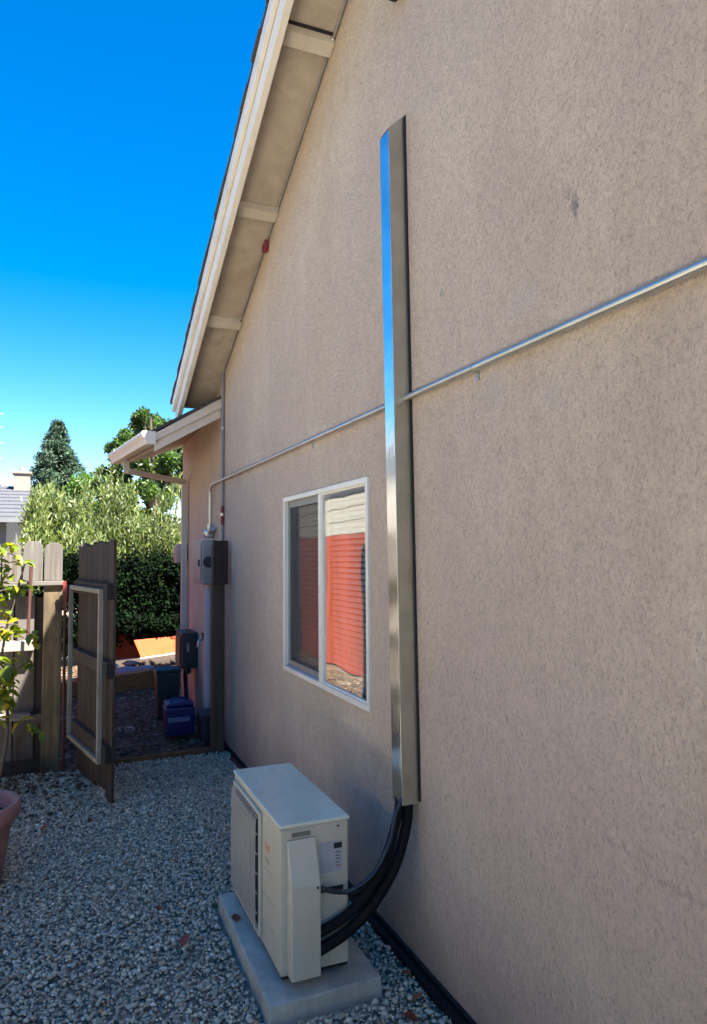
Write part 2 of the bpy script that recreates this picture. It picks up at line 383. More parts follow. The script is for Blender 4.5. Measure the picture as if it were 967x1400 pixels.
# main roof: deck, soffit, barge boards, shingles
XO = -.345
rf = MB()
for a, b in ((RID, 6.62), (RID, -8.5)):
    rf.hexa([(XO+.05, a, zt(a, 5.78)), (8.3, a, zt(a, 5.78)), (8.3, b, zt(b, 5.78)), (XO+.05, b, zt(b, 5.78)), (XO+.05, a, zt(a, 5.87)), (8.3, a, zt(a, 5.87)), (8.3, b, zt(b, 5.87)), (XO+.05, b, zt(b, 5.87))])
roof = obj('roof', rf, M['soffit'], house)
sh = MB(); y = 6.72; k = 0
while y > RID:
    y2 = y-.145; j = random.uniform(-.006, .006)
    sh.hexa([(XO-.028+j, y, zt(y, 5.868)), (8.35, y, zt(y, 5.868)), (8.35, y2-.02, zt(y2-.02, 5.868)), (XO-.028+j, y2-.02, zt(y2-.02, 5.868)),
             (XO-.028+j, y, zt(y, 5.902)), (8.35, y, zt(y, 5.902)), (8.35, y2-.02, zt(y2-.02, 5.884)), (XO-.028+j, y2-.02, zt(y2-.02, 5.884))]); y = y2
sh.hexa([(XO-.03, RID, zt(RID, 5.88)), (XO-.03, -8.6, zt(-8.6, 5.88)), (8.35, -8.6, zt(-8.6, 5.88)), (8.35, RID, zt(RID, 5.88)), (XO-.03, RID, zt(RID, 5.91)), (XO-.03, -8.6, zt(-8.6, 5.91)), (8.35, -8.6, zt(-8.6, 5.91)), (8.35, RID, zt(RID, 5.91))])
stuff(obj('shingle_edge', sh, M['shingle'], house))
def rake(x0, x1, lo, hi, y0, y1, y1b=None):
    m_ = MB(); m_.hexa([(x0, y0, zt(y0, lo)), (x1, y0, zt(y0, lo)), (x1, y1, zt(y1, lo)), (x0, y1, zt(y1, lo)), (x0, y0, zt(y0, hi)), (x1, y0, zt(y0, hi)), (x1, y1, zt(y1, hi)), (x0, y1, zt(y1, hi))]); return m_
obj('barge_board', rake(XO+.01, XO+.05, 5.645, 5.866, RID+.001, 6.66), M['trim'], house, .004)
obj('barge_trim', rake(XO-.018, XO+.008, 5.765, 5.866, RID+.001, 6.67), M['trim'], house, .003)
obj('barge_board', rake(XO+.01, XO+.05, 5.525, 5.866, RID, -8.5), M['trim'], house)
lk = rake(XO+.052, -.002, 5.725, 5.779, 5.47-.035, 5.47+.035)
for yy in (1.35, 2.38, 3.40, 4.45, 5.47):
    obj('lookout', rake(XO+.052, -.003, 5.735, 5.779, yy-.036, yy+.036), M['lookout'], house, .003)
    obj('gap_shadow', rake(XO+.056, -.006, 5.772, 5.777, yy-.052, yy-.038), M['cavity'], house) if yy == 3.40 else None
# lower eave over the far wall: deck, rake return, gutter
P1 = Vector((-.575, 6.20, 2.66)); P2 = Vector((-.745, 7.85, 2.68)); dz = .17
lo = MB()
lo.hexa([(-.53, 6.24, P1.z-.12), (.0, 6.22, 2.885), (.0, 8.6, 2.885), (-.72, 7.9, P2.z-.12), (-.53, 6.24, P1.z-.02), (.0, 6.22, 2.985), (.0, 8.6, 2.985), (-.72, 7.9, P2.z-.02)])
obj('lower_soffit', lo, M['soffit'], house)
lo = MB()
lo.hexa([(-.60, 6.18, P1.z-.015), (.02, 6.16, 3.0), (.02, 8.7, 3.0), (-.80, 7.9, P2.z-.01), (-.60, 6.18, P1.z+.012), (.02, 6.16, 3.03), (.02, 8.7, 3.03), (-.80, 7.9, P2.z+.012)])
stuff(obj('shingle_edge', lo, M['shingle'], house))
A = MB()   # barge return rising to the wall, with a lip
A.hexa([(-.575, 6.215, P1.z-.17), (-.003, 6.215, 2.825), (-.003, 6.235, 2.825), (-.575, 6.235, P1.z-.17), (-.575, 6.215, P1.z-.02), (-.003, 6.215, 2.99), (-.003, 6.235, 2.99), (-.575, 6.235, P1.z-.02)])
obj('barge_return', A, M['gutter'], house, .003)
A = MB()
A.hexa([(-.575, 6.185, P1.z-.085), (-.003, 6.185, 2.905), (-.003, 6.212, 2.905), (-.575, 6.212, P1.z-.085), (-.575, 6.175, P1.z-.018), (-.003, 6.175, 2.992), (-.003, 6.212, 2.992), (-.575, 6.212, P1.z-.018)])
obj('barge_trim', A, M['gutter'], house, .003)
G = MB()   # K-style gutter profile swept from P1 to P2
d = (P2-P1).normalized(); nrm = Vector((-d.y, d.x, 0)).normalized()   # towards -x
prof = [(0, 0), (.10, 0), (.112, -.012), (.112, -.03), (.085, -.07), (.07, -.105), (0, -.105)]
a0 = [P1 + nrm*(u) + Vector((0, 0, z-.005)) for u, z in prof]; a1 = [P2 + nrm*u + Vector((0, 0, z-.005)) for u, z in prof]
nn = len(prof); G.add(a0+a1, [tuple(range(nn))[::-1], tuple(range(nn, 2*nn))] + [(i, (i+1) % nn, nn+(i+1) % nn, nn+i) for i in range(nn)])
obj('gutter', G, M['gutter'], house, .002)
G = MB(); 
e0 = [P1 - d*.03 + nrm*(u*1.08-.006) + Vector((0, 0, z*1.08-.001)) for u, z in prof]; e1 = [P1 + d*.012 + nrm*(u*1.08-.006) + Vector((0, 0, z*1.08-.001)) for u, z in prof]
G.add(e0+e1, [tuple(range(nn))[::-1], tuple(range(nn, 2*nn))] + [(i, (i+1) % nn, nn+(i+1) % nn, nn+i) for i in range(nn)])
obj('gutter_cap', G, M['trim'], house, .003)
def recttube(pts, w_, h_):
    m_ = MB(); pts = [Vector(p) for p in pts]
    for a, b in zip(pts[:-1], pts[1:]):
        t = (b-a).normalized(); ref = Vector((0, 0, 1)) if abs(t.z) < .9 else Vector((0, 1, 0)); u = t.cross(ref).normalized(); v = u.cross(t)
        q = lambda c, i, j: c + u*(i*w_/2) + v*(j*h_/2)
        a_ = a - t*.012; b_ = b + t*.012
        m_.hexa([q(a_, -1, -1), q(a_, 1, -1), q(a_, 1, 1), q(a_, -1, 1), q(b_, -1, -1), q(b_, 1, -1), q(b_, 1, 1), q(b_, -1, 1)])
    return m_
obj('downspout', recttube([(-.70, 7.55, 2.57), (-.685, 7.56, 2.47), (-.045, 7.93, 2.41), (-.042, 7.94, .72)], .06, .055), M['gutter'], house, .004)
# base: dark strip in place of the shadow gap where the stucco stops
obj('base_strip', MB().box(-.012, -.001, -6, YC-.02, -.03, .035), M['cavity'], house)

# ---- sliding window
win = obj('window', MB().box(-.012, .10, 0, .001, 0, .001), M['vinyl'], house) if False else None
fr = MB(); X0, X1 = -.014, .085; t = .028
fr.box(X0, X1, WY0-.012, WY1+.012, WZ1-t+.012, WZ1+.012); fr.box(X0, X1, WY0-.012, WY1+.012, WZ0-.012, WZ0+t-.012)
fr.box(X0, X1, WY0-.012, WY0+t-.012, WZ0+t-.0121, WZ1-t+.0121); fr.box(X0, X1, WY1+.012-t, WY1+.012, WZ0+t-.0121, WZ1-t+.0121)
win = obj('window', fr, M['vinyl'], house, .003)
win['label'] = 'white framed sliding window with blinds behind the glass'
YM0, YM1 = 3.605, 3.645; iz0, iz1 = WZ0+t-.012, WZ1-t+.012; iy0, iy1 = WY0+t-.012, WY1+.012-t
obj('mullion', MB().box(X0+.004, .045, YM0, YM1, iz0, iz1), M['vinyl'], win, .003)
def ring(x0, x1, y0, y1, z0, z1, t):
    m_ = MB(); m_.box(x0, x1, y0, y1, z1-t, z1); m_.box(x0, x1, y0, y1, z0, z0+t); m_.box(x0, x1, y0, y0+t, z0+t, z1-t); m_.box(x0, x1, y1-t, y1, z0+t, z1-t); return m_
obj('sash', ring(-.004, .020, iy0, YM0, iz0, iz1, .010), M['vinyl'], win)
obj('sash', ring(.012, .045, YM1, iy1, iz0, iz1, .038), M['darkframe'], win)
obj('pane', MB().box(.004, .008, iy0+.0102, YM0-.0102, iz0+.0102, iz1-.0102), M['glass'], win)
obj('pane', MB().box(.036, .040, YM1+.0382, iy1-.0382, iz0+.0382, iz1-.0382), M['glass'], win)
sc_ = MB(); sc_.add([(.016, YM1+.0382, iz0+.0382), (.016, iy1-.0382, iz0+.0382), (.016, iy1-.0382, iz1-.0382), (.016, YM1+.0382, iz1-.0382)], [(0, 1, 2, 3)])
so_ = obj('insect_screen', sc_, M['screen'], win); so_['label'] = 'dark insect screen over the left half of the window'
rm = MB(); rm.box(1.6, 1.7, 1.5, 5.6, .0, 2.6); rm.box(.2, 1.6, 1.4, 1.5, 0, 2.6); rm.box(.2, 1.6, 5.6, 5.7, 0, 2.6); rm.box(.2, 1.6, 1.5, 5.6, 2.5, 2.6); rm.box(.2, 1.6, 1.5, 5.6, 0, .1)
obj('room', rm, M['room'], house)
sl_ = MB(); L_ = (iy1-iy0)-.02
tl = R(45); cw = .0120
sl_.hexa([(-cw*math.cos(tl), -L_/2, -cw*math.sin(tl)), (cw*math.cos(tl), -L_/2, cw*math.sin(tl)), (cw*math.cos(tl), L_/2, cw*math.sin(tl)), (-cw*math.cos(tl), L_/2, -cw*math.sin(tl)),
          (-cw*math.cos(tl), -L_/2, -cw*math.sin(tl)+.0015), (cw*math.cos(tl), -L_/2, cw*math.sin(tl)+.0015), (cw*math.cos(tl), L_/2, cw*math.sin(tl)+.0015), (-cw*math.cos(tl), L_/2, -cw*math.sin(tl)+.0015)])
zc = iz0+.02; first = None
while zc < iz1-.02:
    w_ = (.062, (iy0+iy1)/2, zc)
    if first is None: first = obj('blind_slat', sl_, M['blind'], win, at=w_)
    else: copy_to(first, win, w_)
    zc += .0290
for yy in (3.18, 3.42, 3.85, 4.1): obj('ladder_cord', MB().tube([(.048, yy, iz0+.01), (.071, yy, iz1-.01)], .0016, 6), M['blind'], win)

# ================================================================== THINGS ON THE WALL
# ---- steel line cover
lc = thing('line_set_cover', 'tall narrow shiny steel duct running up the stucco wall', 'duct', (0, 2.53, .63))
def ly(z): return .0215*(z-.63)
def slab(x0, x1, y0, y1, zl, zh):     # leaning slab; zh = (z at outer, z at wall)
    m_ = MB(); q = lambda x, y, z: (x, y + ly(z), z)
    m_.hexa([q(x0, y0, zl), q(x1, y0, zl), q(x1, y1, zl), q(x0, y1, zl), q(x0, y0, zh[0]), q(x1, y0, zh[1]), q(x1, y1, zh[1]), q(x0, y1, zh[0])]); return m_
obj('side_panel', slab(-.0745, -.006, 2.508, 2.511, .63, (3.365, 3.435)), M['galvside'], lc)
obj('front_panel', slab(-.0775, -.0745, 2.508, 2.592, .63, (3.36, 3.364)), M['galv'], lc, .0006)
obj('back_side_panel', slab(-.0745, -.006, 2.589, 2.592, .63, (3.365, 3.435)), M['galvside'], lc)
obj('top_cap', slab(-.079, -.004, 2.506, 2.594, 3.3, (3.366, 3.437)) if False else MB().hexa([(-.079, 2.5645, 3.362), (-.003, 2.566, 3.435), (-.003, 2.654, 3.435), (-.079, 2.6525, 3.362), (-.079, 2.5645, 3.366), (-.003, 2.566, 3.439), (-.003, 2.654, 3.439), (-.079, 2.6525, 3.366)]), M['galvside'], lc)
obj('sealant_bead', slab(-.007, -.001, 2.496, 2.51, .64, (3.42, 3.44)), M['cavity'], lc)
for z in (1.02, 1.95, 2.9): obj('screw', MB().tube([(-.04, 2.5065+ly(z), z), (-.04, 2.509+ly(z), z)], .004, 8), M['conduit'], lc)

# ---- conduit along the wall to the meter
cd_ = thing('electrical_conduit', 'thin galvanised conduit running level across the stucco wall', 'conduit', (-.02, 3, 2.23))
pts = [(-.022, -2.5, 2.20), (-.022, 1.0, 2.226), (-.022, 2.04, 2.23), (-.022, 3.5, 2.237), (-.022, 4.7, 2.243), (-.022, 6.0, 2.25), (-.026, 6.44, 2.25), (-.026, 6.52, 2.235), (-.026, 6.56, 2.195), (-.026, 6.565, 2.12), (-.026, 6.565, 1.84)]
obj('pipe', MB().tube(pts, .0125, 14), M['conduit'], cd_, smooth=True)
for yy, z in ((-.4, 2.218), (2.04, 2.23), (3.75, 2.238), (5.2, 2.245)):
    q = MB(); q.tube([(-.022, yy-.009, z), (-.022, yy+.009, z)], .0152, 14); q.box(-.006, -.001, yy-.009, yy+.009, z-.042, z-.012); q.tube([(-.006, yy, z-.03), (-.011, yy, z-.03)], .005, 8)
    obj('strap', q, M['conduit'], cd_, smooth=True)
q = MB().tube([(-.022, .9, 2.2255), (-.022, .98, 2.2258)], .0165, 14); obj('coupling', q, M['conduit'], cd_, smooth=True)
# ---- pipe under the rake, then down the corner
rp = thing('corner_pipe', 'thin grey pipe following the gable soffit and dropping down the wall corner', 'pipe', (-.02, YC, 0))
zr = lambda y: zt(y, 5.775)-.028
obj('pipe', MB().tube([(-.018, 6.06, zr(6.06)+.01), (-.018, 6.06, 0.0)], .0135, 12), M['pipe'], rp, smooth=True)
obj('eave_pipe', MB().tube([(-.012, 1.0, zr(1.0)+.014), (-.012, 3.0, zr(3)+.014), (-.012, 6.02, zr(6.02)+.014)], .0085, 10), M['pipe'], rp, smooth=True)
for yy in (2.2, 3.37, 4.4, 5.4): obj('strap', MB().tube([(-.012, yy-.01, zr(yy-.01)+.014), (-.012, yy+.01, zr(yy+.01)+.014)], .0115, 12), M['conduit'], rp)
for z in (2.7, 1.95): obj('strap', MB().tube([(-.018, 6.06, z-.012), (-.018, 6.06, z+.012)], .0165, 12), M['conduit'], rp)
q = obj('red_tape', MB().tube([(-.018, 6.06, 1.86), (-.018, 6.06, 2.02)], .0155, 12), M['redtag'], rp)
q = MB(); yy = 4.66; q.hexa([(-.03, yy, zr(yy)-.07), (-.008, yy, zr(yy)-.07), (-.008, yy+.07, zr(yy)-.05), (-.03, yy+.07, zr(yy)-.05), (-.034, yy-.02, zr(yy)+.01), (-.008, yy-.02, zr(yy)+.01), (-.008, yy+.06, zr(yy)-.01), (-.034, yy+.06, zr(yy)-.01)])
tag(obj('red_tag', q, M['redtag']), 'small red tag hanging at the pipe under the gable soffit', 'tag')
# ---- black bracket at the very top of the wall
q = MB(); q.prism([(2.50, 3.93), (2.64, 3.99), (2.64, 4.12), (2.47, 4.12)], 0, -.10, -.002)
bkt = tag(obj('wall_bracket', q, M['black'], bevel=.006), 'small black bracket high on the wall above the steel duct', 'bracket')
# ---- meter and fittings beyond the corner
mt = thing('meter_box', 'grey electric meter box mounted behind the gate post', 'meter', (0, 6.6, 1.3))
obj('back_plate', MB().box(-.028, -.001, 6.50, 7.12, 1.32, 1.76), M['paleplate'], mt, .004)
obj('case', MB().box(-.13, -.0285, 6.38, 6.82, 1.34, 1.74), M['greymetal'], mt, .012)
obj('door', MB().box(-.142, -.1305, 6.41, 6.79, 1.37, 1.71), M['greymetal'], mt, .006)
obj('latch', MB().box(-.153, -.1425, 6.44, 6.48, 1.50, 1.56), M['cavity'], mt, .003)
q = MB(); q.tube([(-.075, 6.3795, 1.54), (-.075, 6.367, 1.54)], .05, 20); obj('dial', q, M['darkbox'], mt)
jb = thing('junction_fitting', 'small rounded metal junction fitting above the grey meter box', 'junction box', (0, 6.56, 1.8))
obj('body', MB().tube([(-.04, 6.50, 1.80), (-.04, 6.62, 1.80)], .042, 18), M['conduit'], jb, .006, True)
obj('hub', MB().tube([(-.03, 6.565, 1.83), (-.03, 6.565, 1.89)], .022, 14), M['conduit'], jb, smooth=True)
obj('side_hub', MB().tube([(-.04, 6.39, 1.84), (-.04, 6.50, 1.82)], .026, 14), M['conduit'], jb, smooth=True)
tag(obj('riser_pipe', MB().tube([(-.05, 6.52, 1.339), (-.05, 6.52, .02)], .036, 18), M['pvc'], smooth=True), 'pale lilac plastic riser pipe dropping below the meter box', 'pipe')
hb = thing('hose_bib', 'brass hose tap on the wall below the meter box', 'tap', (0, 6.75, .8))
obj('spout', MB().tube(smooth_curve([(-.002, 6.72, .82), (-.06, 6.70, .82), (-.10, 6.68, .80), (-.11, 6.67, .75)], 5), .014, 10), M['conduit'], hb, smooth=True)
obj('handle', MB().tube([(-.06, 6.70, .835), (-.06, 6.70, .868), (-.06, 6.70, .872)], [.01, .01, .032], 12), M['rust'], hb)
eq = thing('utility_box', 'dark grey utility box at the foot of the downspout', 'utility box', (0, 7.6, .5))
obj('case', MB().box(-.16, -.002, 7.30, 7.68, .46, .82), M['darkbox'], eq, .012)
obj('cover', MB().box(-.175, -.1605, 7.34, 7.64, .50, .78), M['darkbox'], eq, .006)
obj('label_plate', MB().box(-.11, -.085, 7.2965, 7.2995, .63, .72), M['greymetal'], eq)
obj('valve_pipe', MB().tube(smooth_curve([(-.10, 7.2, .50), (-.10, 7.24, .44), (-.10, 7.45, .42), (-.08, 7.45, .05)], 6), .022, 12), M['darkbox'], eq, smooth=True)
q = MB(); q.lathe([(.0, 0), (.06, .0), (.075, .06), (.07, .14), (.045, .2), (0, .21)], (-.07, 8.02, 1.52), 16)
tag(obj('wall_lantern', q, M['lamp'], smooth=True), 'small pinkish rounded lantern at the far end of the house wall', 'lantern')

# ================================================================== AC UNIT
pad = MB(); pad.hexa([(-.632, 2.425, -.03), (-.195, 2.44, -.03), (-.185, 3.33, -.03), (-.622, 3.31, -.03), (-.628, 2.43, .06), (-.20, 2.445, .06), (-.19, 3.325, .06), (-.618, 3.305, .06)])
tag(obj('concrete_pad', pad, M['conc'], bevel=.008), 'grey concrete pad on the gravel under the air conditioner', 'concrete pad')
ac = thing('air_conditioner', 'ivory outdoor air conditioner unit standing on the concrete pad', 'air conditioner', (-.425, 2.9, .06))
ax0, ax1, ay0, ay1, az0, az1 = -.557, -.293, 2.53, 3.262, .088, .606
obj('casing', MB().box(ax0, ax1, ay0, ay1, az0, az1), M['ac'], ac, .010)
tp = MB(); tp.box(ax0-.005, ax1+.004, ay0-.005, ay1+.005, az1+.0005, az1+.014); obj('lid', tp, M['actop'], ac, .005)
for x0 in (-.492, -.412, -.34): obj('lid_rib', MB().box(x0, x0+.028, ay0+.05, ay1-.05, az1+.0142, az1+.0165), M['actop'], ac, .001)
for yy in (2.62, 3.12): obj('foot', MB().box(ax0+.015, ax1+.02, yy, yy+.05, .0605, .0875), M['darkframe'], ac, .002)
# fan grille bulging out of the front
gy0, gy1, gz0, gz1 = 2.79, 3.215, .125, .575
obj('fan_recess', MB().box(ax0-.004, ax0+.002, gy0+.01, gy1-.01, gz0+.01, gz1-.01), M['cavity'], ac)
fanb = MB()
for k in range(3):
    a = k*2*math.pi/3; c_ = Vector((ax0-.010, 3.0, .35)); u = Vector((0, math.cos(a), math.sin(a))); v_ = Vector((0, -math.sin(a), math.cos(a)))
    fanb.add([c_+u*.03-v_*.02, c_+u*.17-v_*.05+Vector((.005, 0, 0)), c_+u*.18+v_*.07, c_+u*.04+v_*.03], [(0, 1, 2, 3)])
obj('fan', fanb, M['grille'], ac)
obj('fan_hub', MB().tube([(ax0-.013, 3.0, .35), (ax0-.005, 3.0, .35)], .035, 20), M['grille'], ac)
rg = MB()
def grille_path(k, n=14):
    yy = gy0+.012 + (gy1-gy0-.024)*k/(n-1)
    return [(ax0-.002, yy, gz0), (ax0-.024, yy, gz0+.02), (ax0-.026, yy, (gz0+gz1)/2), (ax0-.024, yy, gz1-.02), (ax0-.002, yy, gz1)]
for k in range(19): rg.tube(grille_path(k, 19), .0026, 6)
obj('grille_bars', rg, M['grille'], ac)
rg = MB()
for z in (.20, .275, .35, .425, .50): rg.tube([(ax0-.020, gy0, z), (ax0-.020, gy1, z)], .003, 6)
obj('grille_cross_wires', rg, M['grille'], ac)
obj('grille_frame', ring(ax0-.014, ax0-.0005, gy0-.012, gy1+.012, gz0-.012, gz1+.012, .014), M['ac'], ac, .003)
# embossed lines on the front panel
for z in (.20, .30, .40): 
    q = MB(); q.hexa([(ax0-.0022, 2.60, z), (ax0+.001, 2.60, z), (ax0+.001, 2.765, z-.012), (ax0-.0022, 2.765, z-.012), (ax0-.0022, 2.60, z+.004), (ax0+.001, 2.60, z+.004), (ax0+.001, 2.765, z-.008), (ax0-.0022, 2.765, z-.008)]); obj('embossed_line', q, M['ac'], ac)
# orange-red maker's mark (a slanted symbol and two strokes) and small green mark under it
M['logo'] = painted('logo_print', (.55, .26, .17), .5, .05); M['logog'] = painted('logo_print_green', (.22, .30, .13), .5, .05)
lg = MB(); X = ax0-.0012
for (a, b, c_, e) in ((2.735, 2.715, .462, .498), (2.712, 2.692, .462, .492), (2.688, 2.670, .468, .500)):
    lg.add([(X, a, c_), (X, b, c_+.006), (X, b-.003, e), (X, a-.003, e-.008)], [(0, 1, 2, 3)])
obj('logo', lg, M['logo'], ac)
lg = MB()
for i in range(4): lg.add([(X, 2.735-i*.016, .425), (X, 2.724-i*.016, .427), (X, 2.726-i*.016, .437), (X, 2.735-i*.016, .436)], [(0, 1, 2, 3)])
obj('small_print', lg, M['logog'], ac)
# near end: corner column, embossed name plate, sloping valve cover, recessed handle with rating label
obj('corner_post', MB().box(ax0-.002, ax0+.024, ay0-.0035, ay0+.02, az0+.006, az1-.004), M['ac'], ac, .004)
vc = MB(); cx0, cx1 = -.535, -.425
vc.prism([(ay0-.001, .098), (ay0-.062, .098), (ay0-.062, .415), (ay0-.008, .565), (ay0-.001, .565)], 0, cx0, cx1)
obj('valve_cover', vc, M['ac'], ac, .005)
obj('name_recess', MB().box(cx0, cx1-.004, ay0-.006, ay0-.0005, .568, .598), M['ac'], ac, .002)
M['plate'] = painted('embossed_plate', (.16, .15, .115), .5, .1)
npl = MB()
npl.box(cx0+.018, cx1-.02, ay0-.0075, ay0-.0062, .574, .590)
obj('name_plate', npl, M['plate'], ac)
obj('screw', MB().tube([(cx1-.012, ay0-.0605, .408), (cx1-.012, ay0-.0650, .406)], .004, 10), M['cavity'], ac)
obj('screw', MB().tube([(cx1+.09, ay0-.001, .588), (cx1+.09, ay0-.004, .588)], .004, 10), M['cavity'], ac)
hd = MB(); hd.box(-.405, -.318, ay0-.002, ay0-.0006, .425, .535)
M['labelsilver'] = painted('rating_label', (.33, .345, .35), .35, .15)
obj('rating_label', hd, M['labelsilver'], ac)
obj('handle_slot', MB().box(-.352, -.320, ay0-.0034, ay0-.0022, .508, .528), M['cavity'], ac)
M['print'] = painted('label_print', (.10, .10, .10), .5, .1)
for i in range(5): obj('label_line', MB().box(-.345, -.325-.004*(i % 2), ay0-.0030, ay0-.0022, .492-i*.012, .496-i*.012), M['print'], ac)
obj('label_mark', MB().box(-.335, -.323, ay0-.0032, ay0-.0022, .438, .446), M['logo'], ac)
obj('valve_recess', MB().box(cx1+.002, -.315, ay0-.0025, ay0-.0005, .355, .372), M['cavity'], ac)
obj('base_rail', MB().box(ax0+.006, ax1-.006, ay0+.004, ay1-.004, .078, .0878), M['cavity'], ac)

# ---- refrigerant lines and cable
def hose(name, pts, r, mat, label, cat, group=None):
    o = obj(name, MB().tube(smooth_curve(pts, 8), r, 14), M[mat], smooth=True); tag(o, label, cat, group)
hose('refrigerant_line', [(-.44, 2.505, .225), (-.41, 2.50, .235), (-.33, 2.49, .272), (-.245, 2.485, .335), (-.155, 2.495, .445), (-.095, 2.53, .56), (-.055, 2.555, .66), (-.05, 2.56, .78)], .0185, 'foam', 'upper of the two thick black insulated hoses curving from the air conditioner to the duct', 'hose', 'insulated hoses between the air conditioner and the duct')
hose('refrigerant_line', [(-.44, 2.495, .17), (-.41, 2.49, .182), (-.32, 2.485, .222), (-.215, 2.485, .30), (-.115, 2.50, .415), (-.052, 2.53, .54), (-.032, 2.545, .65), (-.03, 2.55, .78)], .021, 'foam', 'lower and outermost of the two thick black insulated hoses curving up to the duct', 'hose', 'insulated hoses between the air conditioner and the duct')
hose('drain_hose', [(-.30, 2.60, .375), (-.30, 2.545, .345), (-.27, 2.53, .33), (-.215, 2.515, .37), (-.15, 2.52, .45), (-.09, 2.545, .57), (-.065, 2.565, .66), (-.06, 2.57, .78)], .0115, 'black', 'black hose tucked between the thick hoses behind the air conditioner', 'hose')
hose('power_cable', [(-.44, 2.49, .405), (-.41, 2.485, .39), (-.355, 2.48, .372), (-.30, 2.475, .372), (-.215, 2.475, .415), (-.145, 2.485, .512), (-.105, 2.51, .60), (-.062, 2.522, .68), (-.058, 2.53, .78)], .0085, 'cablegrey', 'thin grey-blue cable looping above the black hoses', 'cable')
# ---- drain pipe lying at the wall foot
hose('drain_pipe', [(-.030, 5.6, .012), (-.030, 4.6, .014), (-.034, 3.6, .012), (-.033, 2.9, .012), (-.036, 2.3, .012), (-.034, 1.2, .012), (-.03, -1, .012)], .021, 'black', 'black plastic drain pipe lying along the foot of the wall', 'pipe')

# ================================================================== GATE, FENCES
def board(L, wd, th, mat, axis='y', top='flat', seed=0, rough=0):
    """upright board: width along its own x, thickness along y, bottom at 0"""
    r_ = random.Random(seed); m_ = MB(); h = wd/2
    if top == 'dog': prof = [(-h, 0), (h, 0), (h, L-.035), (h-.03, L), (-h+.03, L), (-h, L-.04)]
    elif top == 'round': prof = [(-h, 0), (h, 0), (h, L-.04), (h*.8, L-.014), (h*.3, L), (-h*.3, L-.002), (-h*.8, L-.018), (-h, L-.045)]
    elif top == 'worn': prof = [(-h, 0), (h, 0), (h, L-.02), (h*.55, L-.004), (0, L-.018), (-h*.5, L), (-h, L-.012)]
    else: prof = [(-h, 0), (h, 0), (h, L), (-h, L)]
    m_.prism([(x + r_.uniform(-.002, .002), z) for x, z in prof], 1, -th/2, th/2); return m_
# gate (open towards the camera)
gate = thing('wooden_gate', 'open weathered dark wooden gate with a pale steel frame', 'gate', (-1.19, 5.78, 0))
H0 = Vector((-1.165, 5.76, 0)); H1 = Vector((-.975, 4.83, 0)); gd = (H1-H0).normalized(); gn = Vector((gd.y, -gd.x, 0)); gn = gn if gn.x < 0 else -gn
gl_ = (H1-H0).length; ang = math.atan2(gd.y, gd.x); nb = 7; bwid = gl_/nb
for i in range(nb):
    c_ = H0 + gd*(bwid*(i+.5)); z0 = .03 + .004*i - (.02 if i == nb-1 else 0) + (.03 if i in (4, 5) else 0); top = 1.70 + random.uniform(-.018, .012)
    o = obj('board', board(top-z0, bwid-.006, .019, None, top='worn', seed=i), M['plankdark'] if i < 5 else M['plankdark'], gate, .002, at=(c_.x, c_.y, z0))
    o.rotation_euler = (0, 0, ang)
def along(s0, s1, off0, off1, z0, z1, zs=None):
    q = lambda s, o_, z: tuple(H0 + gd*s + gn*o_ + Vector((0, 0, z)))
    zs = zs or (z0, z1, z0, z1)
    return MB().hexa([q(s0, off0, zs[0]), q(s1, off0, zs[2]), q(s1, off1, zs[2]), q(s0, off1, zs[0]), q(s0, off0, zs[1]), q(s1, off0, zs[3]), q(s1, off1, zs[3]), q(s0, off1, zs[1])])
for z in (.30, .83, 1.33): obj('rail', along(.03, gl_-.02, .012, .048, z, z+.088), M['railgate'], gate, .003)
fz0, fz1 = .265, 1.385
obj('frame_tube', along(.0, .86, .050, .078, fz1-.03, fz1), M['whiteframe'], gate, .003); obj('frame_tube', along(.0, .86, .050, .078, fz0, fz0+.03), M['whiteframe'], gate, .003)
obj('frame_tube', along(-.002, .028, .0495, .0785, fz0+.03, fz1-.03), M['whiteframe'], gate, .003); obj('frame_tube', along(.832, .862, .0495, .0785, fz0+.03, fz1-.03), M['whiteframe'], gate, .003)
for z in (.33, .86, 1.36): obj('bracket', along(gl_-.10, gl_+.004, .010, .052, z-.045, z+.045), M['cavity'], gate, .003)
# posts
def post(x, y, w_, h_, mat, label, nm='gate_post', worn=True):
    m_ = MB(); a = w_/2
    m_.hexa([(-a, -a, 0), (a, -a, 0), (a, a, 0), (-a, a, 0), (-a, -a, h_), (a, -a, h_-.012), (a, a, h_-.004), (-a, a, h_-.015)])
    return tag(obj(nm, m_, mat, bevel=.006, at=(x, y, 0)), label, 'post')
M['postdark'] = wood('brown_weathered_post', (.03, .018, .009), (.10, .06, .03), 2, .9, (.045, .032, .022))
post(-.098, 5.86, .095, 1.70, M['postdark'], 'dark timber gate post standing against the house wall')
q = MB().box(-.150, -.03, 5.775, 5.81, 1.36, 1.72); pb = tag(obj('post_block', q, M['plankdark'], bevel=.004), 'short dark board nailed to the top of the wall-side gate post', 'board')
th = MB(); th.hexa([(-1.22, 5.78, -.01), (-.16, 5.86, -.01), (-.16, 5.90, -.01), (-1.22, 5.82, -.01), (-1.22, 5.78, .035), (-.16, 5.86, .04), (-.16, 5.90, .04), (-1.22, 5.82, .035)])
tag(obj('threshold_board', th, M['timber']), 'low timber threshold across the gate opening between gravel and dirt', 'threshold')
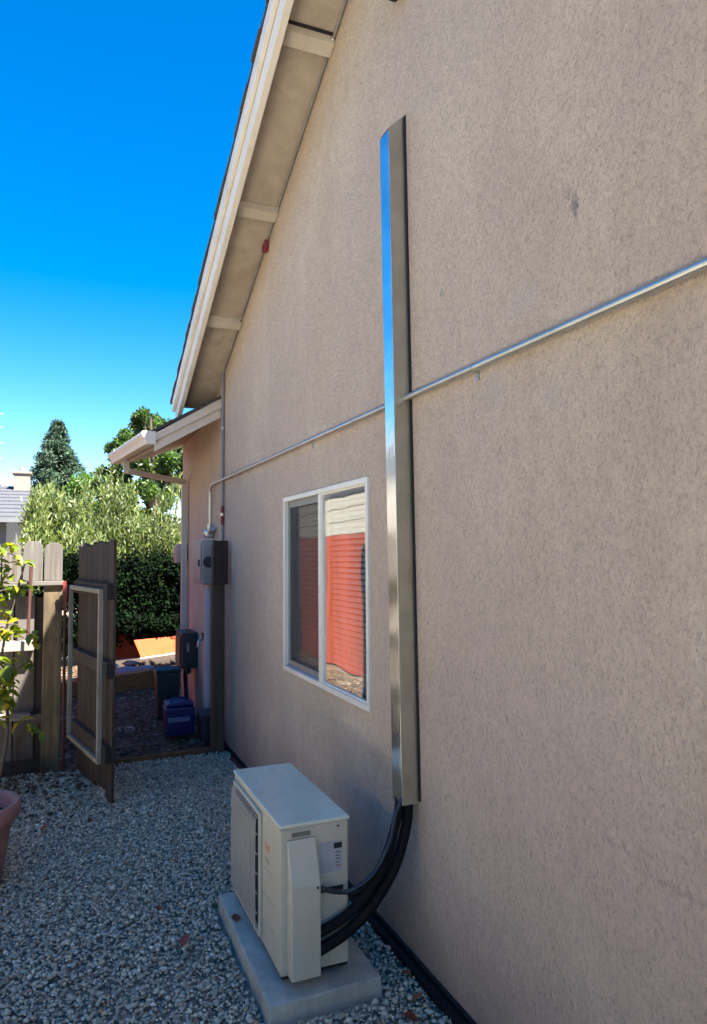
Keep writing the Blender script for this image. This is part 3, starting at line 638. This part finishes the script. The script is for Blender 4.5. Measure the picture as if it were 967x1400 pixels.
# rear transverse fence left of the gate
fen = thing('wooden_fence', 'weathered sunlit plank fence with gaps left of the gate', 'fence', (-1.9, 5.84, 0))
obj('post', MB().box(-1.415, -1.285, 5.79, 5.88, 0, 1.40), M['postwood'], fen, .006, origin=(-1.35, 5.835, 0))
o = obj('rail', MB().box(-4.1, -1.275, 5.76, 5.865, 1.385, 1.415), M['railpale'], fen, .003)
for i, (x, w_, zb, ztp) in enumerate(((-1.352, .128, 1.417, 1.705), (-1.492, .138, 1.417, 1.715), (-1.635, .138, 1.417, 1.70), (-1.78, .138, 1.417, 1.72), (-1.925, .138, 1.417, 1.70), (-2.07, .138, 1.417, 1.69), (-2.215, .138, 1.417, 1.71), (-2.36, .138, 1.417, 1.70)) + tuple((-2.505-.145*i, .138, 1.417, 1.70) for i in range(11))):
    obj('top_board', board(ztp-zb, w_-.004*(i % 3), .02, None, top=('round', 'worn', 'dog')[(i*2) % 3], seed=i+20), M['plankpale'], fen, .003, at=(x, 5.83, zb))
for i, x in enumerate(-1.54-.145*i for i in range(18)):
    obj('board', board(1.30-.02*(i % 2)-.05, .136, .02, None, top='flat', seed=i+40), M['plank'], fen, .002, at=(x, 5.915, .05))
for i, x in enumerate((-1.435,)): obj('board', board(1.27, .10, .02, None, seed=61), M['plankdark'], fen, .002, at=(x, 5.93, .02))  # dark board added in the gap to stand for its shade
obj('rail', MB().box(-4.1, -1.475, 5.80, 5.90, .905, .975), M['railpale'], fen, .004)
obj('rail', MB().box(-4.1, -1.49, 5.81, 5.90, .40, .445), M['railpale'], fen, .004)
obj('rail', MB().box(-1.489, -1.416, 5.82, 5.89, .36, .43), M['raildark'], fen, .004)
obj('kick_board', MB().box(-4.1, -1.418, 5.865, 5.8995, .0, .09), M['plankdark'], fen, .003)
rods = 'rusty rods standing at the weathered fence'
tag(obj('rusty_rod', MB().tube([(-1.262, 5.74, .02), (-1.268, 5.74, 1.38)], .011, 8), M['rust'], smooth=True), 'rusty red rod upright between the fence post and the gate hinge side', 'rod', rods)
tag(obj('rusty_rod', MB().tube([(-1.515, 5.735, 1.0), (-1.50, 5.735, 1.55)], .012, 8), M['rust'], smooth=True), 'short rusty rod in front of the dark fence gap under the sunlit boards', 'rod', rods)
q = MB(); q.prism([(-1.282, 1.22), (-1.268, 1.17), (-1.256, 1.24), (-1.250, 1.38), (-1.262, 1.42), (-1.285, 1.41), (-1.279, 1.33)], 1, 5.70, 5.712)
tag(obj('red_rag', q, M['redtag']), 'dark red rag hanging beside the fence post top', 'rag')

# side fence beside the yard (out of frame, seen in reflections, bounces the sun)
sf = thing('side_fence', 'weathered plank boundary fence along the left of the side yard', 'fence', (-4.15, 0, 0))
b0 = obj('board', board(1.78, .138, .02, None, top='dog', seed=3), M['plankpale'], sf, .002, at=(-4.15, -5.9, 0)); b0.rotation_euler = (0, 0, R(90)); 
y = -5.755
while y < 5.8: c_ = copy_to(b0, sf, (-4.15, y, 0)); y += .144
for z in (.3, 1.4): obj('rail', MB().box(-4.22, -4.162, -6, 5.8, z, z+.08), M['raildark'], sf)
of = thing('orange_fence', 'orange-red stained board fence enclosing the yard beyond the gate', 'fence', (-2.35, 9, 0))
b1 = obj('board', board(1.86, .149, .02, None, seed=5), M['orange'], of, .002, at=(-2.35, 8.23, 0)); b1.rotation_euler = (0, 0, R(90)); y = 8.38
while y < 11.55: copy_to(b1, of, (-2.35, y, 0)); y += .15
b3 = obj('board', board(1.86, .149, .02, None, seed=8), M['plankdark'], of, .002, at=(-2.35, 5.98, 0)); b3.rotation_euler = (0, 0, R(90)); b3['label'] = 'dark weathered board nearest the gate, added to cut the orange bounce'; y = 6.13  # unseen dark boards, added to keep orange bounce off the far wall
while y < 8.15: copy_to(b3, of, (-2.35, y, 0)); y += .15
b2 = obj('board', board(1.05, .1495, .02, None, seed=6), M['orange'], of, .002, at=(-.60, 11.72, 0)); x = -.45
while x < 3: c_ = copy_to(b2, of, (x, 11.72, 0)); x += .15
for z in (.35, 1.45): obj('rail', MB().box(-2.42, -2.362, 6, 11.55, z, z+.08), M['raildark'], of)
op = MB(); op.hexa([(-.17, 11.0, .10), (.60, 11.12, .16), (.60, 11.145, .16), (-.17, 11.025, .10), (-.27, 11.02, .35), (.60, 11.14, .38), (.60, 11.165, .38), (-.27, 11.045, .35)])  # added sheet, brighter orange for the sunlit foot of the fence
tag(obj('sunlit_fence_patch', op, M['orangelit'], bevel=.003), 'added orange sheet standing for the sunlit fence foot under the dark hedge', 'sheet')
cb = MB(); cb.hexa([(-.19, 10.93, -.03), (.62, 11.05, -.03), (.62, 11.11, -.03), (-.19, 10.99, -.03), (-.19, 10.93, .095), (.62, 11.05, .155), (.62, 11.11, .155), (-.19, 10.99, .095)])
sb = MB(); sb.hexa([(-.9, 10.7, -.03), (.7, 10.8, -.03), (.7, 11.04, -.03), (-.9, 10.92, -.03), (-.9, 10.80, .03), (.7, 10.92, .12), (.7, 11.04, .135), (-.9, 10.92, .060)])
struct(obj('soil_bank', sb, M['soil']))  # dark soil colour stands in for shade on the bank
tag(obj('concrete_curb', cb, M['conc'], bevel=.006), 'pale concrete curb at the foot of the orange panel', 'curb')

# ---- things on the dirt beyond the gate
tb = MB(); tb.hexa([(-1.6, 8.55, -.02), (.0-.12, 9.05, -.02), (-.12, 9.19, -.02), (-1.6, 8.69, -.02), (-1.6, 8.55, .17), (-.12, 9.05, .21), (-.12, 9.19, .21), (-1.6, 8.69, .17)])
tag(obj('landscape_timber', tb, M['timber'], bevel=.01), 'brown landscape timber lying across the dirt path', 'timber')
rk = [(-.50, 9.55, .17, (.15, .17, .22), 'flat blue-grey slab of stone lying behind the brown timber'), (-.25, 9.75, .11, (.24, .23, .22), 'pale grey rock right of the flat blue-grey slab'), (-.66, 10.15, .10, (.38, .34, .30), 'small whitish rock at the far left of the dirt path'), (-.38, 10.3, .10, (.17, .16, .15), 'dull dark rock furthest back before the orange panel')]
for x, y, s_, c_, lab in rk:
    bm = bmesh.new(); bmesh.ops.create_icosphere(bm, subdivisions=2, radius=1); r_ = random.Random(int(x*100))
    for v in bm.verts: v.co *= r_.uniform(.8, 1.15); v.co = Vector((v.co.x*s_*1.2, v.co.y*s_, v.co.z*s_*.42))
    me = bpy.data.meshes.new('rock'); bm.to_mesh(me); bm.free(); tag(link('rock', me, painted('rock_'+str(int(s_*100)), c_, .9, .25, .01, 9), at=(x, y, .12)), lab, 'rock', 'rocks on the dirt beyond the gate')
bn = thing('blue_bucket', 'dark blue plastic canister with a pale band standing by the wall', 'canister', (-.30, 6.52, 0))
obj('body', MB().hexa([(-.425, 6.42, .02), (-.185, 6.42, .02), (-.185, 6.62, .02), (-.425, 6.62, .02), (-.435, 6.41, .27), (-.18, 6.41, .27), (-.18, 6.63, .27), (-.435, 6.63, .27)]), M['blue'], bn, .02)
obj('label_band', MB().box(-.415, -.225, 6.404, 6.4085, .145, .185), M['bluelabel'], bn)
obj('lid', MB().box(-.425, -.19, 6.415, 6.625, .2705, .305), M['blue'], bn, .014)
obj('handle', MB().tube(smooth_curve([(-.38, 6.50, .30), (-.36, 6.50, .335), (-.26, 6.50, .335), (-.24, 6.50, .30)], 5), .009, 8), M['blue'], bn, smooth=True)
gb = thing('green_bin', 'dark green plastic bin behind the blue canister', 'bin', (-.3, 7.35, 0))
obj('body', MB().hexa([(-.39, 7.26, 0), (-.20, 7.26, 0), (-.20, 7.46, 0), (-.39, 7.46, 0), (-.41, 7.24, .44), (-.18, 7.24, .44), (-.18, 7.48, .44), (-.41, 7.48, .44)]), M['green'], gb, .015)
obj('lid', MB().box(-.42, -.17, 7.235, 7.485, .4405, .475), M['green'], gb, .01)
bb = thing('dark_tub', 'low black tub at the wall foot right of the blue canister', 'tub', (-.11, 6.25, 0))
obj('body', MB().hexa([(-.17, 6.10, 0), (-.03, 6.10, 0), (-.03, 6.34, 0), (-.17, 6.34, 0), (-.18, 6.08, .24), (-.02, 6.08, .24), (-.02, 6.36, .24), (-.18, 6.36, .24)]), M['darkbox'], bb, .015)
obj('rim', ring(-.19, -.015, 6.07, 6.37, .2405, .2555, .01) if False else MB().box(-.188, -.016, 6.074, 6.366, .2405, .252), M['darkbox'], bb, .004)

# ================================================================== POT AND PLANT
PX, PY = -1.705, 3.93
pot = thing('terracotta_pot', 'pinkish terracotta plastic pot at the left edge on the gravel', 'plant pot', (PX, PY, 0))
obj('body', MB().lathe([(0, .0), (.150, .0), (.156, .02), (.205, .345), (.190, .345), (.185, .30), (0, .30)], (PX, PY, 0), 48), M['terracotta'], pot, smooth=True)
obj('rim', MB().lathe([(.206, .335), (.232, .34), (.240, .355), (.240, .395), (.230, .412), (.212, .410), (.200, .395), (.196, .34), (.206, .335)], (PX, PY, 0), 48), M['terracotta'], pot, smooth=True)
obj('soil', MB().lathe([(0, .345), (.10, .352), (.196, .34)], (PX, PY, 0), 32), M['soil'], pot, smooth=True)

QX, QY = -1.76, 5.12
plant = thing('leafy_shrub', 'sunlit yellow-green leafy shrub growing in front of the plank fence', 'shrub', (QX, QY, 0))
r_ = random.Random(4); stems = MB(); tips = []
for dx_ in (-.05, .03, .08): stems.tube(smooth_curve([(QX+dx_, QY, -.02), (QX+dx_*2, QY-.01, .5), (QX+dx_*1.5, QY+.02, 1.0), (QX+dx_*3, QY, 1.55)], 5), [.012]*5+[.010]*5+[.008]*5+[.004], 8)
for i in range(64):
    a = r_.uniform(-1.3, 1.3) if i % 3 else r_.uniform(1.3, 5); z0 = r_.uniform(.35, 1.5); rr = r_.uniform(.12, .40 if z0 < 1.0 else .30); hz = r_.uniform(.05, .35)
    if 1.05 < z0 < 1.25: rr *= .55
    p0 = Vector((QX, QY, z0)); p1 = p0 + Vector((math.cos(a)*rr*.5, math.sin(a)*rr*.45, hz*.75)); p2 = p0 + Vector((math.cos(a)*rr, math.sin(a)*rr*.8, hz*.85+r_.uniform(-.14, .05)))
    pts = smooth_curve([p0, p1, p2], 6); stems.tube(pts, [.004-.0002*k for k in range(len(pts))], 6); tips.append(pts)
obj('stems', stems, M['bark'], plant)
def leaf_mesh(L, w_, curl):
    m_ = MB(); n = 4; prof = [0.15, .9, 1, .65, 0.03]
    for i in range(n+1):
        t_ = i/n; z = -curl*t_*t_; hw = w_*.5*prof[i]; m_.v += [(L*t_, -hw, z+abs(hw)*.35), (L*t_, 0, z), (L*t_, hw, z+abs(hw)*.35)]
    for i in range(n): a = i*3; m_.f += [(a, a+3, a+4, a+1), (a+1, a+4, a+5, a+2)]
    return m_
def flatleaf(name, c, tr=.45):
    k = N(name); oi = k.n('ObjectInfo'); col = k.ramp(oi.outputs['Random'], [(0, c[0]), (.45, c[1]), (.8, c[2]), (1, c[3])])
    k.col(col).set(Roughness=.45); t_ = k.n('BsdfTranslucent'); k.l(k.mix(1.0, col, (1.4, 1.25, .5), 'MULTIPLY'), t_.inputs[0]); mx = k.n('MixShader'); mx.inputs[0].default_value = tr
    k.l(k.b.outputs[0], mx.inputs[1]); k.l(t_.outputs[0], mx.inputs[2]); k.l(mx.outputs[0], k.out.inputs[0]); return k.m
M['citrus'] = flatleaf('shrub_leaf', [(.07, .12, .012), (.13, .19, .015), (.21, .23, .015), (.32, .24, .012)])
protos = [obj('leaf', leaf_mesh(L, w_, cu), M['citrus'], plant, smooth=True, at=(QX, QY, 1.0)) for L, w_, cu in ((.075, .046, .012), (.088, .050, .02), (.062, .042, .006))]
cnt = 0; spots = [pts[k] for pts in tips for k in range(3, len(pts)) for _ in range(2 if k > 8 else 1)]; r_.shuffle(spots); spots.sort(key=lambda p: -p.x)
for p in spots[:210] + r_.sample(spots[210:], min(85, len(spots)-210)):
    o = protos[cnt % 3] if cnt < 3 else protos[cnt % 3].copy()
    if cnt >= 3: C.objects.link(o); o.parent = plant
    o.location = Vector(p) + Vector([r_.uniform(-.025, .025) for _ in range(3)]) - plant.location
    o.rotation_euler = (r_.uniform(-.7, .7), r_.uniform(-.4, .9), r_.uniform(0, 6.28)); cnt += 1
# a few fallen leaves on the gravel
M['fallen'] = flatleaf('fallen_leaf', [(.20, .045, .025), (.26, .09, .035), (.33, .16, .06), (.20, .07, .03)], .2)
fl0 = None
for x, y, lab, s_ in ((-.83, 3.00, 'red-brown fallen leaf lying alone on the gravel left of the pad', 1.0), (-.135, 2.33, 'orange-brown fallen leaf near the right corner of the pad', .8), (-.165, 2.23, 'tan fallen leaf nearest the bottom edge right of the pad', .9), (-.09, 2.50, 'brown fallen leaf between the pad and the drain pipe', .7), (-.86, 3.35, 'small yellowish fallen leaf on the gravel left of the air conditioner', .6), (-1.38, 4.55, 'dark reddish fallen leaf on the gravel near the pot and gate', .8), (-.60, 3.02, 'withered brown leaf on the pad beside the air conditioner', .9)):
    m_ = leaf_mesh(.06*s_, .045*s_, -.012); z = .024 if lab.find('on the pad') < 0 else .066
    o = tag(obj('fallen_leaf', m_, M['fallen'], smooth=True, at=(x, y, z)), lab, 'leaf', 'fallen leaves on the gravel'); o.rotation_euler = (r_.uniform(-.25, .25), r_.uniform(-.25, .25), r_.uniform(0, 6))

# ================================================================== TREES, HEDGE, NEIGHBOUR
def leaf_cloud(name, clumps, n, size, cols, mat, parent=None, seed=1, upright=0.0, aspect=.45):
    """clumps: (x,y,z,r[,rz]); many small leaf faces through each clump"""
    rg_ = np.random.default_rng(seed); cl = np.array([(c + (c[3],))[:5] if len(c) == 4 else c for c in clumps], float)
    wgt = cl[:, 3]**2; wgt /= wgt.sum(); ci = rg_.choice(len(cl), n, p=wgt); dr = rg_.normal(size=(n, 3)); dr /= np.linalg.norm(dr, axis=1)[:, None]
    rr = rg_.uniform(.25, 1, n)**.6*rg_.uniform(.85, 1.12, n); P_ = cl[ci, :3] + dr*rr[:, None]*np.c_[cl[ci, 3], cl[ci, 3], cl[ci, 4]]
    s_ = size*rg_.uniform(.6, 1.4, n); a = rg_.normal(size=(n, 3)); a[:, 2] += upright*3; a /= np.linalg.norm(a, axis=1)[:, None]
    b = np.cross(a, rg_.normal(size=(n, 3))); b /= np.linalg.norm(b, axis=1)[:, None]
    V = np.stack([P_, P_+a*(s_*.5)[:, None]+b*(s_*aspect*.5)[:, None], P_+a*s_[:, None], P_+a*(s_*.5)[:, None]-b*(s_*aspect*.5)[:, None]], 1)
    cols = np.array(cols); t_ = cols[rg_.integers(0, len(cols), n)]; cb = rg_.uniform(.72, 1.25, len(cl))[ci]; t_ = t_*cb[:, None]*rg_.uniform(.75, 1.25, (n, 1))
    me = np_mesh(name, V.reshape(-1, 3), np.arange(n*4).reshape(-1, 4), np.repeat(t_, 4, 0)); o = link(name, me, mat, parent); return o
def trunk(parent, base, top, r0, limbs, name='trunk'):
    m_ = MB(); b = Vector(base); t_ = Vector(top); pts = smooth_curve([b, b.lerp(t_, .5)+Vector((.03, .02, 0))*(t_-b).length, t_], 5)
    m_.tube(pts, [r0*(1-.75*i/(len(pts)-1)) for i in range(len(pts))], 9)
    for e, f in limbs:
        s0 = b.lerp(t_, f); e = Vector(e); q = smooth_curve([s0, s0.lerp(e, .5)+Vector((0, 0, .06))*(e-s0).length, e], 4); m_.tube(q, [r0*.45*(1-.8*i/(len(q)-1)) for i in range(len(q))], 6)
    return obj(name, m_, M['bark'], parent)
def tree(label, base, clumps, n, size, cols, mat, r0=.1, group=None, seed=1, upright=0., aspect=.45, name='tree', cat='tree'):
    t_ = thing(name, label, cat, base, group); b = Vector(base); top = max(clumps, key=lambda c: c[2]-abs(c[0]-b.x)*.3)
    trunk(t_, base, (b.x*.5+top[0]*.5, top[1], top[2]-.1), r0, [((c[0], c[1], c[2]), .25+.5*random.random()) for c in clumps[:10]])
    leaf_cloud('crown', clumps, n, size, cols, mat, t_, seed, upright, aspect); return t_
# dark hedge in front of the transverse fence
rs = random.Random(5)
hc = []
for i in range(120): hc.append((rs.uniform(-2.2, 2.2), rs.uniform(11.25, 11.55), rs.uniform(.30, 1.40), rs.uniform(.17, .28)))
hd_ = thing('dark_hedge', 'dense dark green clipped hedge above the orange panel', 'hedge', (0, 11.1, 0))
for x in (-1.5, -.75, .9, 1.6): obj('stem', MB().tube([(x, 11.4, 0), (x+.05, 11.42, .8)], [.03, .015], 8), M['postdark'], hd_)
hcore = MB().box(-1.15, 2.3, 11.02, 11.25, .5, 1.45)
hc += [(rs.uniform(-1.2, 1.2), 11.3, rs.uniform(1.2, 1.5), .2) for i in range(24)]
hc += [(-.3+.12*i, 11.1, .56+.03*(i % 3), .12) for i in range(8)]
leaf_cloud('foliage', hc, 80000, .055, [(.002, .007, .002), (.0035, .011, .003), (.0015, .005, .002), (.005, .015, .004)], M['leafdark'], hd_, 11, 0, .6)  # near-black leaf colours stand in for shade on the sunlit hedge
# hedge's dark neighbour behind the plank fence
hc = [(rs.uniform(-2.3, -1.75), rs.uniform(6.3, 6.5), rs.uniform(.2, 1.2), rs.uniform(.14, .24)) for _ in range(22)] + [(rs.uniform(-1.75, -1.52), rs.uniform(6.12, 6.2), rs.uniform(.2, 1.25), rs.uniform(.1, .14)) for _ in range(14)] + [(rs.uniform(-1.6, -1.40), rs.uniform(6.04, 6.1), rs.uniform(.1, 1.3), rs.uniform(.07, .10)) for _ in range(26)]
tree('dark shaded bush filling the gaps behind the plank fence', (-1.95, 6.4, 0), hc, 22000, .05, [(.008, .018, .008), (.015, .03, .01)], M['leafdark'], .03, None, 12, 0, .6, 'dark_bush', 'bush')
# pale green willowy shrubs beyond
pal_w = [(.11, .145, .045), (.15, .185, .06), (.08, .12, .034), (.19, .22, .085), (.035, .062, .018)]
def spires(x0, x1, y, ztop, nn, seed, zlow=.6, w_=.32):
    r2 = random.Random(seed); c_ = []
    for i in range(nn):
        x = r2.uniform(x0, x1); e = 1-abs((x-(x0+x1)/2)/((x1-x0)/2))**2*.35; zt_ = ztop*e*r2.uniform(.76, 1.06)
        c_.append((x, y+r2.uniform(-.6, .6), zt_-.42, w_*r2.uniform(.28, .6), .50)); c_.append((x+r2.uniform(-.15, .15), y+r2.uniform(-.6, .6), r2.uniform(zlow, zt_-.7), w_*r2.uniform(.9, 1.5), .5))
    return c_
wl = 'pale green shrubs beyond the hedge'
tree('pale green willowy shrub right of the neighbour roof, behind the plank fence', (-1.5, 16.5, 0), spires(-1.85, -.75, 16.5, 3.4, 26, 1), 26000, .12, pal_w, M['leaf'], .07, wl, 21, .8, .24, 'willow_shrub', 'shrub')
tree('pale green willowy shrub in the middle, below the dark conifer and the tree behind it', (-.4, 17, 0), spires(-1.1, .6, 17, 3.55, 24, 2), 26000, .12, pal_w, M['leaf'], .07, wl, 22, .8, .24, 'willow_shrub', 'shrub')
tree('pale green willowy shrub nearest the house corner above the hedge', (1.1, 16.5, 0), spires(.3, 2.4, 16.5, 3.5, 26, 3), 26000, .12, pal_w, M['leaf'], .07, wl, 23, .8, .24, 'willow_shrub', 'shrub')
# conifer
cc = []; r2 = random.Random(9)
for i in range(190):
    h_ = r2.uniform(0, 1)**.8; a = r2.uniform(0, 6.28); rad = (1-h_)**.85*1.6*r2.uniform(.35, 1.08)+.04; cc.append((-1.48+math.cos(a)*rad, 35+math.sin(a)*rad, 3.6+h_*4.1, .16+.26*(1-h_), .14+.12*(1-h_)))
tree('tall dark conical conifer against the sky', (-1.48, 35, 0), cc, 30000, .17, [(.012, .035, .018), (.02, .05, .024), (.03, .07, .03)], M['needle'], .16, None, 31, 0, .3, 'conifer_tree')
# broadleaf tree behind the eave
bc = []; r2 = random.Random(17)
for x, z, r in [(1.6, 6.45, .42), (2.2, 6.2, .6), (2.9, 6.3, .6), (1.1, 5.7, .5), (.55, 5.1, .42), (1.6, 5.4, .7), (2.6, 5.2, .8), (3.4, 5.5, .8), (.7, 4.3, .6), (1.6, 4.3, .8), (2.6, 4.1, .8), (.9, 4.9, .6), (1.5, 4.9, .6), (2.1, 5.0, .6), (.4, 3.8, .6), (1.3, 3.6, .7), (2.2, 3.6, .7), (0.15, 4.5, .3), (-.1, 3.9, .45), (3.5, 4.3, .8), (1.25, 6.15, .25), (.3, 5.35, .22)]:
    for k in range(4): bc.append((x+r2.gauss(0, r*.45), 27+r2.gauss(0, .6), z+r2.gauss(0, r*.4), r*r2.uniform(.3, .55)))
tree('large dark green leafy tree rising behind the lower eave', (1.9, 27, 0), bc, 44000, .15, [(.03, .07, .015), (.05, .10, .02), (.02, .045, .012), (.09, .15, .03)], M['leaf'], .2, None, 33, 0, .5, 'broadleaf_tree')
tree('low rounded green tree between the conifer and the broadleaf tree', (-.3, 30, 0), [(-.6+.35*r2.random()*i, 30+r2.uniform(-.5, .5), 3.6+r2.uniform(-.4, .9), .5) for i in range(7)], 9000, .15, [(.05, .10, .02), (.07, .13, .03)], M['leaf'], .12, None, 34, 0, .5, 'round_tree')
tree('distant green treetop left of the conifer behind the neighbour roof', (-3.6, 33, 0), [(-3.5+.5*i, 33, 4.0-.15*i, .5) for i in range(3)], 5000, .15, [(.05, .09, .03)], M['leaf'], .12, None, 35, 0, .5, 'round_tree')
# unseen tree added beside the far wall to shade the dirt
bt = []; r2 = random.Random(23)
for i in range(30): bt.append((r2.uniform(.75, 2.2), r2.uniform(7.2, 8.45), r2.uniform(3.45, 3.8), r2.uniform(.22, .36)))
for i in range(14): bt.append((r2.uniform(2.5, 3.6), r2.uniform(8.6, 9.6), r2.uniform(3.4, 4.3), r2.uniform(.3, .45)))
tree('unseen tree added beside the far end of the house to shade the dirt', (2.7, 9.0, 0), bt, 26000, .14, [(.03, .07, .015), (.05, .10, .02)], M['leafdark'], .16, None, 41, 0, .6, 'added_shade_tree')

# neighbour's house
nh = thing('neighbour_house', 'neighbouring house with grey roof and pale chimney behind the fence', 'house', (-6, 24, 0))
NX = -2.15
M['greysiding'] = painted('grey_siding', (.12, .125, .135), .7, .08)
obj('wall', MB().box(-13, NX-.45, 20.6, 30, 0, 2.75), M['greysiding'], nh)
q = MB(); q.hexa([(-13.4, 20.0, 2.52), (NX-.02, 20.0, 2.52), (NX-.02, 24.5, 3.72), (-13.4, 24.5, 3.72), (-13.4, 20.0, 2.60), (NX-.02, 20.0, 2.60), (NX-.02, 24.5, 3.80), (-13.4, 24.5, 3.80)]); q.hexa([(-13.4, 24.5, 3.72), (NX-.02, 24.5, 3.72), (NX-.02, 30.5, 2.5), (-13.4, 30.5, 2.5), (-13.4, 24.5, 3.80), (NX-.02, 24.5, 3.80), (NX-.02, 30.5, 2.6), (-13.4, 30.5, 2.6)])
rf_ = obj('roof', q, M['roofgrey'], nh)
for k in range(9):
    y0 = 20.0+k*.5; z0 = 2.60+k*.5*(1.2/4.5); obj('shingle_course', MB().hexa([(-13.4, y0, z0+.002), (NX, y0, z0+.002), (NX, y0+.48, z0+.13), (-13.4, y0+.48, z0+.13), (-13.4, y0, z0+.045), (NX, y0, z0+.045), (NX, y0+.48, z0+.14), (-13.4, y0+.48, z0+.14)]), M['roofgrey'], nh)
obj('fascia', MB().box(-13.4, NX-.01, 19.95, 19.995, 2.48, 2.60), M['greysiding'], nh)
ch = obj('chimney', MB().box(-2.62, -2.17, 23.7, 24.2, 3.3, 4.12), M['chim'], nh, .02)
obj('cap', MB().box(-2.67, -2.12, 23.65, 24.25, 4.121, 4.19), M['chim'], ch, .015)
obj('flue', MB().tube([(-2.4, 23.95, 4.19), (-2.4, 23.95, 4.33)], .08, 12), M['greymetal'], ch)
# cream outbuilding behind the orange fence (shows in the window)
nb_ = thing('cream_garage', 'cream sided low garage beyond the orange fence', 'garage', (-5, 14, 0))
obj('wall', MB().box(-8.5, -3.6, 8.0, 17.5, 0, 3.2), M['cream'], nb_)
for k in range(13): obj('siding_board', MB().box(-3.598, -3.585, 8.0, 17.5, .25*k+.01-.15+.1, .25*k+.24-.05), M['cream'], nb_)
q = MB(); q.hexa([(-8.9, 7.6, 3.6), (-3.45, 7.6, 3.21), (-3.45, 17.9, 3.21), (-8.9, 17.9, 3.6), (-8.9, 7.6, 3.7), (-3.45, 7.6, 3.31), (-3.45, 17.9, 3.31), (-8.9, 17.9, 3.7)]); obj('roof', q, M['roofgrey'], nb_)
obj('fascia', MB().box(-3.449, -3.42, 7.6, 17.9, 3.18, 3.33), M['trim'], nb_)
# antenna mast
am = thing('antenna_mast', 'faint thin antenna mast at the left edge of the sky', 'antenna', (-4.35, 40, 0))
obj('mast', MB().tube([(-4.35, 40, 0), (-4.35, 40, 9.2)], .05, 8), M['conduit'], am)
for z in (8.9, 8.2, 7.4, 6.6): obj('crossbar', MB().tube([(-4.65, 40, z), (-4.05, 40, z)], .03, 6), M['conduit'], am)

# unseen house added left of and behind the camera to bounce sun onto the wall
nx = thing('bounce_house', 'unseen cream house left of the camera, added to bounce sunlight', 'house', (-6, -3, 0))
M['palewall'] = painted('pale_bounce_wall', (.80, .72, .58), .8, .05)
obj('wall', MB().box(-13, -5.6, -12, 4.5, 0, 3.6), M['palewall'], nx)
q = MB(); q.hexa([(-8.8, -12.5, 5.1), (-5.4, -12.5, 3.5), (-5.4, 5.0, 3.5), (-8.8, 5.0, 5.1), (-8.8, -12.5, 5.2), (-5.4, -12.5, 3.62), (-5.4, 5.0, 3.62), (-8.8, 5.0, 5.2)]); q.hexa([(-13.5, -12.5, 3.5), (-8.8, -12.5, 5.1), (-8.8, 5.0, 5.1), (-13.5, 5.0, 3.5), (-13.5, -12.5, 3.62), (-8.8, -12.5, 5.2), (-8.8, 5.0, 5.2), (-13.5, 5.0, 3.62)])
obj('roof', q, M['roofgrey'], nx)
